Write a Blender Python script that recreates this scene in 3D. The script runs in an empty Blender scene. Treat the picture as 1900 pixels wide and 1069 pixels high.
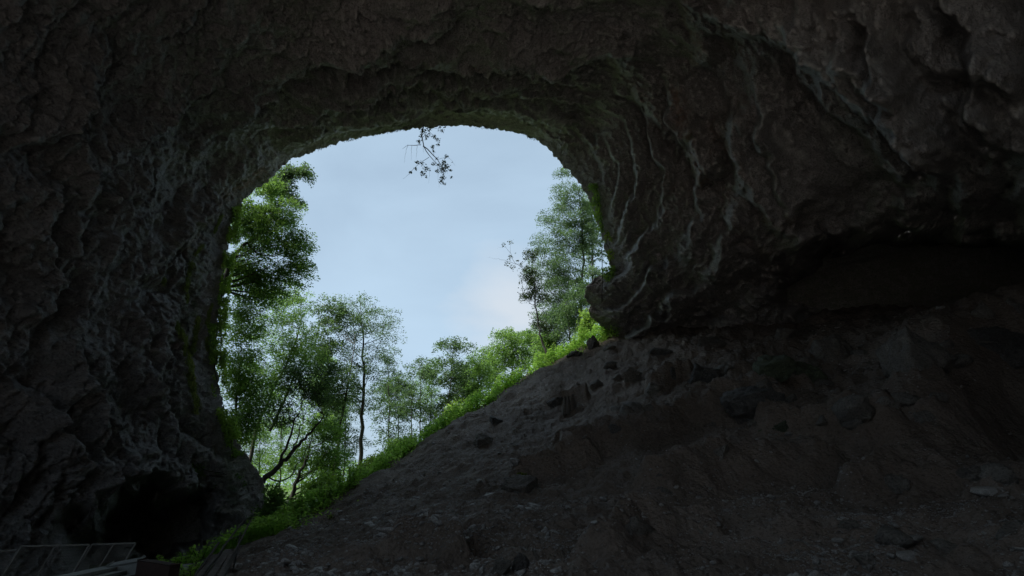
import bpy, math, random
import numpy as np
from mathutils import Vector

random.seed(7); RNG = np.random.default_rng(11)
S = bpy.context.scene
COL = S.collection
R = math.radians

# ------------------------------------------------------------------ camera
F, PITCH, EYE = 1037.0, R(18.0), 1.7
cam_d = bpy.data.cameras.new("camera"); cam = bpy.data.objects.new("camera", cam_d); COL.objects.link(cam)
cam_d.sensor_width = 36.0; cam_d.lens = 36.0 * F / 1900.0
cam_d.clip_start = 0.1; cam_d.clip_end = 6000
cam.location = (0, 0, EYE); cam.rotation_euler = (R(90) + PITCH, 0, 0)
S.camera = cam

# ------------------------------------------------------------------ sky, sun, exposure
SUN_EL, SUN_AZ = R(58), R(-109)          # azimuth from +Y towards +X
w = bpy.data.worlds.new("World"); S.world = w; w.use_nodes = True
nt = w.node_tree; N = nt.nodes; L = nt.links; N.clear()
out = N.new("ShaderNodeOutputWorld"); bg = N.new("ShaderNodeBackground")
sky = N.new("ShaderNodeTexSky"); sky.sky_type = 'NISHITA'; sky.sun_disc = False
sky.sun_elevation = SUN_EL; sky.sun_rotation = SUN_AZ % (2 * math.pi)
sky.altitude = 300; sky.dust_density = 2.0; sky.air_density = 1.0; sky.ozone_density = 1.0
tc = N.new("ShaderNodeTexCoord"); mp = N.new("ShaderNodeMapping"); mp.inputs['Scale'].default_value = (1.0, 1.0, 2.2)
nz = N.new("ShaderNodeTexNoise"); nz.inputs['Scale'].default_value = 1.9; nz.inputs['Detail'].default_value = 7; nz.inputs['Roughness'].default_value = 0.5
nz.inputs['Distortion'].default_value = 0.5
cr = N.new("ShaderNodeValToRGB"); cr.color_ramp.elements[0].position = 0.36; cr.color_ramp.elements[0].color = (0.70,) * 3 + (1,)
cr.color_ramp.elements[1].position = 0.75; cr.color_ramp.elements[1].color = (0.95,) * 3 + (1,)
mx = N.new("ShaderNodeMix"); mx.data_type = 'RGBA'
mx.inputs[7].default_value = (6.4, 8.5, 10.6, 1)     # thin overcast
L.new(tc.outputs['Generated'], mp.inputs['Vector']); L.new(mp.outputs[0], nz.inputs['Vector'])
L.new(nz.outputs['Fac'], cr.inputs[0]); L.new(cr.outputs[0], mx.inputs[0]); L.new(sky.outputs[0], mx.inputs[6])
# one low bank of pale cloud above the right treeline
nrm_ = N.new("ShaderNodeVectorMath"); nrm_.operation = 'DISTANCE'; nrm_.inputs[1].default_value = (0.005, 0.963, 0.268)
wob = N.new("ShaderNodeVectorMath"); wob.operation = 'MULTIPLY_ADD'; n5 = N.new("ShaderNodeTexNoise"); n5.inputs['Scale'].default_value = 9; n5.inputs['Detail'].default_value = 6
L.new(mp.outputs[0], n5.inputs['Vector']); L.new(n5.outputs['Color'], wob.inputs[0]); wob.inputs[1].default_value = (0.16, 0.05, 0.08); L.new(tc.outputs['Generated'], wob.inputs[2])
sub_ = N.new("ShaderNodeVectorMath"); sub_.operation = 'SUBTRACT'; L.new(wob.outputs[0], sub_.inputs[0]); sub_.inputs[1].default_value = (0.08, 0.025, 0.04); L.new(sub_.outputs[0], nrm_.inputs[0])
cr2 = N.new("ShaderNodeValToRGB"); cr2.color_ramp.elements[0].position = 0.02; cr2.color_ramp.elements[0].color = (0.75,) * 3 + (1,); cr2.color_ramp.elements[1].position = 0.13; cr2.color_ramp.elements[1].color = (0, 0, 0, 1)
L.new(nrm_.outputs['Value'], cr2.inputs[0]); mx2 = N.new("ShaderNodeMix"); mx2.data_type = 'RGBA'; L.new(cr2.outputs[0], mx2.inputs[0]); L.new(mx.outputs[2], mx2.inputs[6]); mx2.inputs[7].default_value = (8.6, 9.2, 9.9, 1)
L.new(mx2.outputs[2], bg.inputs[0]); bg.inputs[1].default_value = 0.0505
L.new(bg.outputs[0], out.inputs[0])

sd = bpy.data.lights.new("sun", 'SUN'); sd.energy = 5.0; sd.angle = R(12); sd.color = (1.0, 0.985, 0.96)
so = bpy.data.objects.new("sun", sd); COL.objects.link(so)
sdir = Vector((math.sin(SUN_AZ) * math.cos(SUN_EL), math.cos(SUN_AZ) * math.cos(SUN_EL), math.sin(SUN_EL)))
so.rotation_euler = sdir.to_track_quat('Z', 'Y').to_euler(); so.location = (-60, 60, 90)

S.view_settings.view_transform = 'Standard'; S.view_settings.look = 'None'
S.view_settings.exposure = 0.76; S.view_settings.gamma = 1.0
S.render.engine = 'CYCLES'
S.cycles.max_bounces = 10; S.cycles.diffuse_bounces = 8; S.cycles.transparent_max_bounces = 8
S.cycles.use_denoising = True
S.cycles.sample_clamp_indirect = 4.0

# ------------------------------------------------------------------ maths helpers
CP, SP = math.cos(PITCH), math.sin(PITCH)
def rdir(px, py):
    px = np.asarray(px, float); py = np.asarray(py, float)
    u = (px - 950) / F; v = (534.5 - py) / F
    d = np.stack([u, CP - v * SP, SP + v * CP], -1)
    return d
def at(px, py, Y):
    d = rdir(px, py); return np.array([0, 0, EYE]) + d * (np.asarray(Y, float) / d[..., 1])[..., None]
def proj(d):
    """direction (from the eye) -> photo coordinates, front half only"""
    fw = d[..., 1] * CP + d[..., 2] * SP
    up = -d[..., 1] * SP + d[..., 2] * CP
    f = np.maximum(fw, 0.05)
    return 950 + F * d[..., 0] / f, 534.5 - F * up / f, fw
def unit(v): return v / np.maximum(np.linalg.norm(v, axis=-1, keepdims=True), 1e-9)
def sstep(a, b, x):
    t = np.clip((x - a) / (b - a), 0, 1); return t * t * (3 - 2 * t)

_P = RNG.permutation(256); _P = np.concatenate([_P, _P]).astype(np.int32)
_G = unit(RNG.normal(size=(256, 3)))
def noise(p):
    p = np.asarray(p, float); i = np.floor(p).astype(np.int64); f = p - i; i &= 255
    u = f * f * f * (f * (f * 6 - 15) + 10)
    def g(dx, dy, dz):
        h = _P[_P[_P[(i[..., 0] + dx) & 255] + ((i[..., 1] + dy) & 255)] + ((i[..., 2] + dz) & 255)]
        gr = _G[h]
        return gr[..., 0] * (f[..., 0] - dx) + gr[..., 1] * (f[..., 1] - dy) + gr[..., 2] * (f[..., 2] - dz)
    a = g(0,0,0); b = g(1,0,0); x0 = a + u[..., 0] * (b - a)
    a = g(0,1,0); b = g(1,1,0); x1 = a + u[..., 0] * (b - a)
    a = g(0,0,1); b = g(1,0,1); x2 = a + u[..., 0] * (b - a)
    a = g(0,1,1); b = g(1,1,1); x3 = a + u[..., 0] * (b - a)
    y0 = x0 + u[..., 1] * (x1 - x0); y1 = x2 + u[..., 1] * (x3 - x2)
    return (y0 + u[..., 2] * (y1 - y0)) * 1.6
def fbm(p, o=4, gain=0.5, lac=2.03):
    a = 1.0; s = 0
    for k in range(o):
        s = s + a * noise(p); p = p * lac + 17.3; a *= gain
    return s
def ridged(p, o=4, gain=0.55, lac=2.1):
    a = 1.0; s = 0
    for k in range(o):
        s = s + a * (1 - 2.2 * np.abs(noise(p))); p = p * lac + 9.7; a *= gain
    return s

def facets(p, tilt=0.6, off=0.35):
    """angular broken faces: every cell is its own tilted plane"""
    i0 = np.floor(p).astype(np.int64); best = np.full(p.shape[:-1], 1e9); val = np.zeros(p.shape[:-1])
    for dx in (-1, 0, 1):
        for dy in (-1, 0, 1):
            for dz in (-1, 0, 1):
                c = i0 + np.array([dx, dy, dz]); m = c & 255
                h = _P[_P[_P[m[..., 0]] + m[..., 1]] + m[..., 2]]
                q = p - (c + 0.5 + 0.42 * _G[h]); d = (q * q).sum(-1); k = d < best
                best = np.where(k, d, best); h2 = _P[h + 1]
                val = np.where(k, (q * _G[h2]).sum(-1) * tilt + off * _G[h2, 0], val)
    return val
def rbf_fit(X, y, kern, lin=True):
    n = len(X); r = np.linalg.norm(X[:, None] - X[None], axis=-1); K = kern(r) + np.eye(n) * 1e-6
    A = np.hstack([np.ones((n, 1)), X]); m = A.shape[1]
    M = np.zeros((n + m, n + m)); M[:n, :n] = K; M[:n, n:] = A; M[n:, :n] = A.T
    s = np.linalg.solve(M, np.concatenate([y, np.zeros(m)])); return s[:n], s[n:]
def rbf_eval(X, wts, lin, Q, kern):
    sh = Q.shape[:-1]; Q = Q.reshape(-1, Q.shape[-1]); o = np.empty(len(Q))
    for a in range(0, len(Q), 40000):
        q = Q[a:a + 40000]; r = np.sqrt(np.maximum(((q[:, None] - X[None]) ** 2).sum(-1), 0))
        o[a:a + 40000] = kern(r) @ wts + lin[0] + q @ lin[1:]
    return o.reshape(sh)

def seg_field(x, y, pts):
    """distance, signed side (+ on the right of travel in photo axes) and position 0..1 along a polyline"""
    pts = np.asarray(pts, float); best = np.full(x.shape, 1e9); side = np.zeros(x.shape); t_ = np.zeros(x.shape)
    ln = np.linalg.norm(np.diff(pts, axis=0), axis=1); cum = np.concatenate([[0], np.cumsum(ln)]); tot = cum[-1]
    for k in range(len(pts) - 1):
        a = pts[k]; b = pts[k + 1]; d = b - a; l2 = d @ d
        t = np.clip(((x - a[0]) * d[0] + (y - a[1]) * d[1]) / l2, 0, 1)
        dx = x - a[0] - t * d[0]; dy = y - a[1] - t * d[1]; dd = np.hypot(dx, dy)
        m = dd < best; best = np.where(m, dd, best)
        side = np.where(m, np.sign(d[0] * dy - d[1] * dx), side); t_ = np.where(m, (cum[k] + t * ln[k]) / tot, t_)
    return best, side, t_

# ------------------------------------------------------------------ mesh helpers
def make_mesh(name, verts, faces, mat=None, parent=None, smooth=True, attrs=None, mats=None, midx=None):
    me = bpy.data.meshes.new(name); verts = np.ascontiguousarray(verts, dtype=np.float32)
    if isinstance(faces, np.ndarray):
        nf, k = faces.shape
        me.vertices.add(len(verts)); me.vertices.foreach_set('co', verts.ravel())
        me.loops.add(nf * k); me.loops.foreach_set('vertex_index', faces.ravel().astype(np.int32))
        me.polygons.add(nf); me.polygons.foreach_set('loop_start', np.arange(0, nf * k, k, dtype=np.int32))
        me.update(calc_edges=True); me.validate()
    else:
        me.from_pydata([tuple(v) for v in verts], [], faces); me.update()
    if smooth: me.polygons.foreach_set('use_smooth', np.ones(len(me.polygons), bool))
    for k, v in (attrs or {}).items():
        a = me.attributes.new(k, 'FLOAT', 'POINT'); a.data.foreach_set('value', np.ascontiguousarray(v, dtype=np.float32))
    if mat: me.materials.append(mat)
    o = bpy.data.objects.new(name, me); COL.objects.link(o)
    if parent: o.parent = parent
    return o
def tag(o, label=None, cat=None, group=None, kind=None):
    if label: o['label'] = label
    if cat: o['category'] = cat
    if group: o['group'] = group
    if kind: o['kind'] = kind
    return o
def empty(name, loc=(0, 0, 0)):
    o = bpy.data.objects.new(name, None); o.location = loc; o.empty_display_size = 0.3; COL.objects.link(o); return o

class MB:
    def __init__(s): s.v = []; s.f = []
    def n(s): return len(s.v)
    def tube(s, pts, rad, sides=6, cap=True):
        pts = [Vector(p) for p in pts]; rad = rad if hasattr(rad, '__len__') else [rad] * len(pts)
        b = s.n(); up = Vector((0.13, 0.21, 1)).normalized()
        for i, p in enumerate(pts):
            t = (pts[min(i + 1, len(pts) - 1)] - pts[max(i - 1, 0)]).normalized()
            a = t.cross(up)
            if a.length < 0.05: a = t.cross(Vector((1, 0, 0)))
            a.normalize(); c = t.cross(a)
            for k in range(sides):
                an = 2 * math.pi * k / sides
                q = p + (a * math.cos(an) + c * math.sin(an)) * rad[i]; s.v.append((q.x, q.y, q.z))
        for i in range(len(pts) - 1):
            for k in range(sides):
                k2 = (k + 1) % sides
                s.f.append((b + i * sides + k, b + i * sides + k2, b + (i + 1) * sides + k2, b + (i + 1) * sides + k))
        if cap:
            s.f.append(tuple(b + k for k in range(sides))[::-1]); e = b + (len(pts) - 1) * sides
            s.f.append(tuple(e + k for k in range(sides)))
    def box(s, c, ax, ay, az):
        """box from centre and three half-axis vectors"""
        c, ax, ay, az = map(Vector, (c, ax, ay, az)); b = s.n()
        for x in (-1, 1):
            for y in (-1, 1):
                for z in (-1, 1):
                    q = c + ax * x + ay * y + az * z; s.v.append(tuple(q))
        for f in ((0,1,3,2),(4,6,7,5),(0,4,5,1),(2,3,7,6),(0,2,6,4),(1,5,7,3)): s.f.append(tuple(b + i for i in f))
    def build(s, name, mat, parent=None, smooth=False, origin=None):
        v = np.array(s.v)
        if origin is not None: v = v - np.array(origin)
        o = make_mesh(name, v, s.f, mat, parent, smooth)
        if origin is not None: o.location = origin
        return o

# ------------------------------------------------------------------ materials
def newmat(name):
    m = bpy.data.materials.new(name); m.use_nodes = True; t = m.node_tree; t.nodes.clear()
    o = t.nodes.new("ShaderNodeOutputMaterial"); return m, t.nodes, t.links, o
def nnoise(N, L, vec, scale, detail=6, rough=0.6, dist=0.0):
    n = N.new("ShaderNodeTexNoise"); n.inputs['Scale'].default_value = scale; n.inputs['Detail'].default_value = detail
    n.inputs['Roughness'].default_value = rough; n.inputs['Distortion'].default_value = dist; L.new(vec, n.inputs['Vector']); return n.outputs['Fac']
def ramp(N, L, fac, stops):
    r = N.new("ShaderNodeValToRGB"); e = r.color_ramp.elements
    while len(e) < len(stops): e.new(0.5)
    for k, (p, c) in enumerate(stops):
        e[k].position = p; e[k].color = (c, c, c, 1) if not hasattr(c, '__len__') else tuple(c) + (1,)
    L.new(fac, r.inputs[0]); return r.outputs[0]
def mixc(N, L, fac, a, b):
    m = N.new("ShaderNodeMix"); m.data_type = 'RGBA'
    if hasattr(fac, 'links'): L.new(fac, m.inputs[0])
    else: m.inputs[0].default_value = fac
    for i, c in ((6, a), (7, b)):
        if hasattr(c, 'links'): L.new(c, m.inputs[i])
        else: m.inputs[i].default_value = tuple(c) + (1,)
    return m.outputs[2]
def mathn(N, L, op, a, b):
    m = N.new("ShaderNodeMath"); m.operation = op
    for i, c in ((0, a), (1, b)):
        if hasattr(c, 'links'): L.new(c, m.inputs[i])
        else: m.inputs[i].default_value = c
    return m.outputs[0]
def attr(N, name):
    a = N.new("ShaderNodeAttribute"); a.attribute_name = name; return a.outputs['Fac']

def rock_material(name, dark, mid, light, bump=0.35, scale=1.0, wet=0.75, attrs=False, objco=False):
    m, N, L, o = newmat(name); p = N.new("ShaderNodeBsdfPrincipled")
    if objco: vec = N.new("ShaderNodeTexCoord").outputs['Object']
    else: vec = N.new("ShaderNodeNewGeometry").outputs['Position']
    n1 = nnoise(N, L, vec, 0.35 * scale, 8, 0.62, 0.6); n2 = nnoise(N, L, vec, 2.2 * scale, 8, 0.68, 0.4); n3 = nnoise(N, L, vec, 11 * scale, 6, 0.7)
    base = mixc(N, L, ramp(N, L, n1, [(0.38, 0), (0.66, 1)]), dark, mid)
    base = mixc(N, L, ramp(N, L, n2, [(0.50, 0), (0.78, 0.8)]), base, light)
    base = mixc(N, L, ramp(N, L, n3, [(0.36, 0.75), (0.52, 0)]), base, [c * 0.3 for c in dark])
    if attrs:   # convex edges made paler, light on sharp ridges painted into the colour
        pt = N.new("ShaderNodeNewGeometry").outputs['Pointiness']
        edge_light = mathn(N, L, 'MULTIPLY', ramp(N, L, pt, [(0.515, 0), (0.60, 0.9)]), ramp(N, L, n2, [(0.38, 0.25), (0.58, 1)]))
        base = mixc(N, L, edge_light, base, (0.66, 0.64, 0.61))
        rn = nnoise(N, L, vec, 0.23, 5, 0.6, 0.8)
        rust = mathn(N, L, 'MULTIPLY', ramp(N, L, rn, [(0.58, 0), (0.74, 0.25)]), ramp(N, L, n2, [(0.42, 0), (0.6, 1)]))
        rust = mathn(N, L, 'MAXIMUM', rust, mathn(N, L, 'MULTIPLY', attr(N, 'rust'), ramp(N, L, n2, [(0.4, 0), (0.55, 1)])))
        base = mixc(N, L, rust, base, (0.30, 0.135, 0.06))
        cal_lit = mathn(N, L, 'MULTIPLY', attr(N, 'calcite_lit'), ramp(N, L, n2, [(0.36, 0), (0.56, 1)]))
        base = mixc(N, L, cal_lit, base, (0.66, 0.66, 0.62))
        cool = attr(N, 'cool'); base = mixc(N, L, mathn(N, L, 'MULTIPLY', cool, 0.3), base, mixc(N, L, n2, (0.06, 0.07, 0.07), (0.38, 0.42, 0.42)))
        wt = N.new("ShaderNodeMix"); wt.data_type = 'RGBA'; wt.blend_type = 'MULTIPLY'; L.new(attr(N, 'wet'), wt.inputs[0]); L.new(base, wt.inputs[6]); wt.inputs[7].default_value = (0.74, 0.74, 0.77, 1)
        base = wt.outputs[2]
        ms = mathn(N, L, 'MULTIPLY', attr(N, 'moss'), ramp(N, L, n2, [(0.4, 0.1), (0.56, 1)]))
        base = mixc(N, L, ms, base, (0.045, 0.10, 0.02))
    L.new(base, p.inputs['Base Color']); L.new(ramp(N, L, n2, [(0.4, wet - 0.25), (0.6, wet + 0.1)]), p.inputs['Roughness'])
    p.inputs['Specular IOR Level'].default_value = 0.35
    n4 = nnoise(N, L, vec, 5.0 * scale, 6, 0.7, 0.5)
    h = mathn(N, L, 'ADD', mathn(N, L, 'ADD', mathn(N, L, 'MULTIPLY', n2, 0.5), mathn(N, L, 'MULTIPLY', n4, 0.45)), mathn(N, L, 'MULTIPLY', n3, 0.22))
    vor = N.new("ShaderNodeTexVoronoi"); vor.feature = 'DISTANCE_TO_EDGE'; vor.inputs['Scale'].default_value = 0.9 * scale
    wv = N.new("ShaderNodeVectorMath"); wv.operation = 'ADD'
    nn = N.new("ShaderNodeTexNoise"); nn.inputs['Scale'].default_value = 1.1 * scale; nn.inputs['Detail'].default_value = 5; L.new(vec, nn.inputs['Vector'])
    L.new(vec, wv.inputs[0]); L.new(nn.outputs['Color'], wv.inputs[1]); L.new(wv.outputs[0], vor.inputs['Vector'])
    crack = ramp(N, L, vor.outputs['Distance'], [(0.0, 0), (0.05, 1)])
    h = mathn(N, L, 'ADD', h, mathn(N, L, 'MULTIPLY', crack, 0.05))
    b = N.new("ShaderNodeBump"); b.inputs['Strength'].default_value = 1.0; b.inputs['Distance'].default_value = bump
    L.new(h, b.inputs['Height']); L.new(b.outputs[0], p.inputs['Normal']); L.new(p.outputs[0], o.inputs[0]); return m

def leaf_material(name, c1, c2, trans=0.5, tcol=None, scale=1.3):
    m, N, L, o = newmat(name)
    vec = N.new("ShaderNodeNewGeometry").outputs['Position']
    f = nnoise(N, L, vec, scale, 3, 0.6); v = N.new("ShaderNodeAttribute"); v.attribute_name = 'vary'
    k = mathn(N, L, 'ADD', mathn(N, L, 'MULTIPLY', ramp(N, L, f, [(0.35, 0), (0.65, 1)]), 0.6), mathn(N, L, 'MULTIPLY', v.outputs['Fac'], 0.4))
    base = mixc(N, L, k, c1, c2)
    p = N.new("ShaderNodeBsdfPrincipled"); L.new(base, p.inputs['Base Color']); p.inputs['Roughness'].default_value = 0.5
    p.inputs['Specular IOR Level'].default_value = 0.3
    t = N.new("ShaderNodeBsdfTranslucent")
    tb = mixc(N, L, k, [c * 1.5 for c in c1], tcol or (c2[0] * 2.0, c2[1] * 1.9, c2[2] * 0.9)); L.new(tb, t.inputs[0])
    s = N.new("ShaderNodeMixShader"); s.inputs[0].default_value = trans; L.new(p.outputs[0], s.inputs[1]); L.new(t.outputs[0], s.inputs[2])
    L.new(s.outputs[0], o.inputs[0]); return m
def simple(name, c, rough=0.7, metal=0.0, c2=None, scale=6.0, bump=0.01):
    m, N, L, o = newmat(name); p = N.new("ShaderNodeBsdfPrincipled"); vec = N.new("ShaderNodeTexCoord").outputs['Object']
    f = nnoise(N, L, vec, scale, 6, 0.65); base = mixc(N, L, ramp(N, L, f, [(0.35, 0), (0.65, 1)]), c, c2 or [x * 0.55 for x in c])
    L.new(base, p.inputs['Base Color']); p.inputs['Roughness'].default_value = rough; p.inputs['Metallic'].default_value = metal
    b = N.new("ShaderNodeBump"); b.inputs['Distance'].default_value = bump; L.new(f, b.inputs['Height']); L.new(b.outputs[0], p.inputs['Normal'])
    L.new(p.outputs[0], o.inputs[0]); return m

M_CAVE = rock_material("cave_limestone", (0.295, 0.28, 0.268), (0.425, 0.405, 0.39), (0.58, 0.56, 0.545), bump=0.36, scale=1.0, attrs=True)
M_ROCK = rock_material("boulder_rock", (0.11, 0.098, 0.085), (0.20, 0.18, 0.155), (0.36, 0.34, 0.30), bump=0.22, scale=1.6)
M_DARKROCK = rock_material("dark_wet_rock", (0.08, 0.075, 0.07), (0.14, 0.13, 0.12), (0.27, 0.26, 0.25), bump=0.3, scale=1.6, wet=0.6)
M_MOSSROCK = rock_material("mossy_rock", (0.05, 0.06, 0.035), (0.11, 0.13, 0.08), (0.2, 0.23, 0.15), bump=0.22, scale=1.6)
M_STONE = rock_material("loose_stone", (0.20, 0.185, 0.17), (0.38, 0.36, 0.335), (0.62, 0.60, 0.57), bump=0.05, scale=5.0, wet=0.5)
M_BARK = simple("bark", (0.045, 0.04, 0.033), 0.9, c2=(0.09, 0.085, 0.07), scale=9, bump=0.04)
M_WOOD = simple("weathered_wood", (0.16, 0.14, 0.12), 0.85, c2=(0.07, 0.06, 0.05), scale=12)
M_REDWOOD = simple("reddish_wood", (0.05, 0.026, 0.02), 0.85, scale=12)
M_PALE = simple("pale_board", (0.34, 0.36, 0.34), 0.8, c2=(0.25, 0.26, 0.25), scale=9)
M_METAL = simple("galvanised_wire", (0.19, 0.185, 0.165), 0.6, 0.0, scale=20)
M_CONC = simple("concrete", (0.30, 0.31, 0.30), 0.9, c2=(0.18, 0.19, 0.18), scale=3, bump=0.03)
M_VINE = simple("vine_stem", (0.05, 0.045, 0.035), 0.9)

# ------------------------------------------------------------------ ground height
G2 = lambda r: np.where(r > 1e-6, r * r * np.log(np.maximum(r, 1e-6)), 0)
gpx = [  # px, py, distance Y
 (420,1069,15),(520,1069,12.5),(700,1069,11),(950,1069,10.4),(1300,1069,10.2),(1600,1069,10),(1900,1069,9.6),
 (560,1020,19),(700,990,18.5),(850,960,18),(1000,960,16),(1200,960,15),(1500,960,14),(1750,960,13),
 (720,920,28),(900,860,27),(1100,860,22),(1300,860,19.5),(1550,860,18.5),
 (900,800,33),(1050,770,32),(1200,740,29),(1400,740,25),(1600,740,23),(1780,720,20.5),
 (1100,680,39),(1250,660,35),(1450,660,31),(1620,660,28),(1800,640,25),
 (1230,617,42),(1300,615,41),(1500,612,37),(1640,596,33),(1760,585,29.5),(1900,545,26),
 (1980,900,15),(1860,850,20),(1900,780,24),
]
crest_px = [(452,1012,26),(510,980,28.5),(560,950,30.5),(640,912,34),(720,866,37),(800,820,40),(900,752,42),(1000,690,44),(1070,653,45),(1140,620,45)]
gw = [tuple(at(*q)) for q in gpx] + [tuple(at(*q)) for q in crest_px]
CREST = np.array([at(*q) for q in crest_px])
# what lies beyond the crest drops into the ravine
for q, dy, dz in zip(crest_px, (8,8,8,9,9,9,9,9,9,9), (-1.5,-2.2,-3,-3.8,-4.5,-5,-5.5,-5.5,-5,-4)):
    a = at(*q); gw.append((a[0] * (a[1] + dy) / a[1] - 1.0, a[1] + dy, a[2] + dz))
gw += [(0,3,0.0),(0,0,0.0),(-4,0,0),(6,0,0.1),(-5,6,-0.4),(14,2,0.8),(22,10,3.0),(0,-12,-0.5),(-12,-8,-1.5),(15,-10,1.5),(30,-5,4),
       (-8.5,8,-1.9),(-11,11,-2.15),(-10.5,16,-2.2),(-13.5,20,-2.2),(-14.5,26,-2.3),(-19,26,-2.3),(-20,15,-2.2),(-18,4,-2),(-16,31,-2.4),(-28,20,-2),
       (-18,37,-3.2),(-17,44,-5),(-25,55,-8),(-8,62,-8),(6,64,-3),(20,62,4),(-20,75,-12),(5,80,-11),(30,80,-3),(40,60,6),
       (-60,100,-17),(0,120,-20),(60,120,-14),(34,30,8.5),(30,45,14),(45,20,10),(20,46,13.5)]
GX = np.array([(a, b) for a, b, c in gw]); GZ = np.array([c for a, b, c in gw])
GS = 20.0
gwt, glin = rbf_fit(GX / GS, GZ, G2)
def ground_base(x, y):
    z = rbf_eval(GX / GS, gwt, glin, np.stack([x, y], -1) / GS, G2)
    rr = np.hypot(x, y); far = -22 - rr * 0.008
    return z * (1 - sstep(85, 150, rr)) + far * sstep(85, 150, rr)
def march(px, py, zf, y0=5.0, y1=70.0, n=260):
    d = rdir(px, py); Y = np.linspace(y0, y1, n)
    P = np.array([0, 0, EYE]) + d * (Y / d[1])[:, None]
    g = zf(P[:, 0], P[:, 1]); k = np.argmax(P[:, 2] < g)
    if not (P[:, 2] < g).any(): return P[-1]
    return P[k]
# slump steps on the talus: photo polyline, height, reach (m)
scarps = []
for pl, h, reach in [([(1480,735),(1380,745),(1260,785),(1160,815),(1050,855),(985,885)], 0.55, 2.2),
                     ([(1560,870),(1400,880),(1290,900),(1210,925),(1150,940)], 0.5, 1.8),
                     ([(1120,860),(1040,868),(990,895),(925,910)], 0.38, 1.2),
                     ([(1350,985),(1240,990),(1150,1000),(1050,1050)], 0.3, 1.5),
                     ([(1300,700),(1240,712),(1190,735)], 0.6, 1.6), ([(1100,735),(1060,745),(1010,748)], 0.4, 1.2),
                     ([(1500,705),(1420,712),(1340,718)], 0.5, 1.5), ([(1720,880),(1620,900),(1530,915)], 0.45, 1.8),
                     ([(900,1040),(800,1010),(700,1030)], 0.25, 1.5),([(1700,800),(1600,790),(1480,800),(1400,800)], 0.45, 1.6)]:
    W = np.array([march(a, b, ground_base)[:2] for a, b in pl]); scarps.append((W, h, reach))
def ground_z(x, y, fine=True):
    x = np.asarray(x, float); y = np.asarray(y, float)
    z = ground_base(x, y); p = np.stack([x, y, np.zeros_like(x)], -1)
    for W, h, reach in scarps:
        wx = x + 0.35 * noise(p * 0.9 + 3); wy = y + 0.35 * noise(p * 0.9 + 31)
        d, s, t = seg_field(wx, wy, W); d = d * s
        prof = sstep(-0.08, 0.22, d) * (1 - sstep(0.2, reach, d)) - 0.7 * (1 - sstep(-0.02, 0.12, d)) * sstep(-reach * 0.5, -0.05, d)
        z = z + 2.1 * h * prof * sstep(0, 0.12, t) * (1 - sstep(0.88, 1, t))
    tal = sstep(-11.5, -9.5, x + 0.0 * y) * (1 - sstep(50, 58, np.hypot(x, y)))
    right = sstep(4, 12, x)
    flow = np.stack([x * 0.35 + y * 0.9, (y * 0.35 - x * 0.9) * 0.35, np.zeros_like(x)], -1)   # ribs running down the fall line
    z = z + tal * ((0.22 + 0.2 * sstep(28, 38, y)) * fbm(p * 0.28 + 5, 3) + 0.16 * (0.4 + right) * fbm(p * 0.9 + 11, 4, 0.6))
    z = z + tal * 0.16 * (ridged(flow * 0.8, 3) - 0.6)
    z = z + tal * right * 0.35 * np.maximum(fbm(p * 0.45 + 41, 3), 0) * sstep(18, 30, y)
    z = z + 0.05 * fbm(p * 3.1, 3) * (1 - sstep(60, 80, np.hypot(x, y)))
    cl = np.maximum(fbm(p * 1.4 + 61, 3, 0.6), -0.1) * 0.10 + 0.08 * facets(p * 1.5 + 0.3 * noise(p * 2.2)[..., None], 0.6, 0.5) * (0.5 + 0.8 * sstep(22, 34, y))
    z = z + tal * cl
    if fine: z = z + 0.03 * fbm(p * 8.7 + 2, 2) * (1 - sstep(35, 60, np.hypot(x, y)))
    return z
def gpt(px, py): return march(px, py, ground_z)

na, nr = 1100, 560
front = np.linspace(-47, 47, 860); back = np.linspace(47, 313, 241)[1:-1]
az = np.radians(np.concatenate([front, back])); na = len(az)
rad = np.concatenate([np.linspace(0.4, 8, 26)[:-1], np.geomspace(8, 60, 420)[:-1], np.geomspace(60, 1500, 60)]); nr = len(rad)
A_, R_ = np.meshgrid(az, rad); gx = np.sin(A_) * R_; gy = np.cos(A_) * R_
# the dirt and stone of the talus, the leaf litter outside
gz = ground_z(gx, gy)
V = np.stack([gx, gy, gz], -1).reshape(-1, 3); V = np.vstack([V, [[0, 0, float(ground_z(np.array([0.]), np.array([0.]))[0])]]])
i, j = np.meshgrid(np.arange(nr - 1), np.arange(na), indexing='ij'); j2 = (j + 1) % na
FQ = np.stack([i * na + j, i * na + j2, (i + 1) * na + j2, (i + 1) * na + j], -1).reshape(-1, 4)[:, ::-1]
C0 = len(V) - 1
m, N, L, o = newmat("earth_and_scree"); p = N.new("ShaderNodeBsdfPrincipled")
vec = N.new("ShaderNodeNewGeometry").outputs['Position']
n1 = nnoise(N, L, vec, 0.25, 6, 0.6, 0.5); n2 = nnoise(N, L, vec, 2.5, 8, 0.7); n3 = nnoise(N, L, vec, 14, 5, 0.7)
base = mixc(N, L, ramp(N, L, n1, [(0.35, 0), (0.65, 1)]), (0.145, 0.112, 0.088), (0.245, 0.195, 0.158))
base = mixc(N, L, ramp(N, L, n2, [(0.5, 0), (0.75, 0.5)]), base, (0.30, 0.26, 0.225))
base = mixc(N, L, ramp(N, L, n3, [(0.35, 0.6), (0.5, 0)]), base, (0.06, 0.045, 0.035))
base = mixc(N, L, attr(N, 'litter'), base, mixc(N, L, n2, (0.05, 0.07, 0.025), (0.08, 0.12, 0.03)))
base = mixc(N, L, attr(N, 'bounce_floor'), base, mixc(N, L, n2, (0.40, 0.37, 0.34), (0.48, 0.45, 0.42)))
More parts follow.
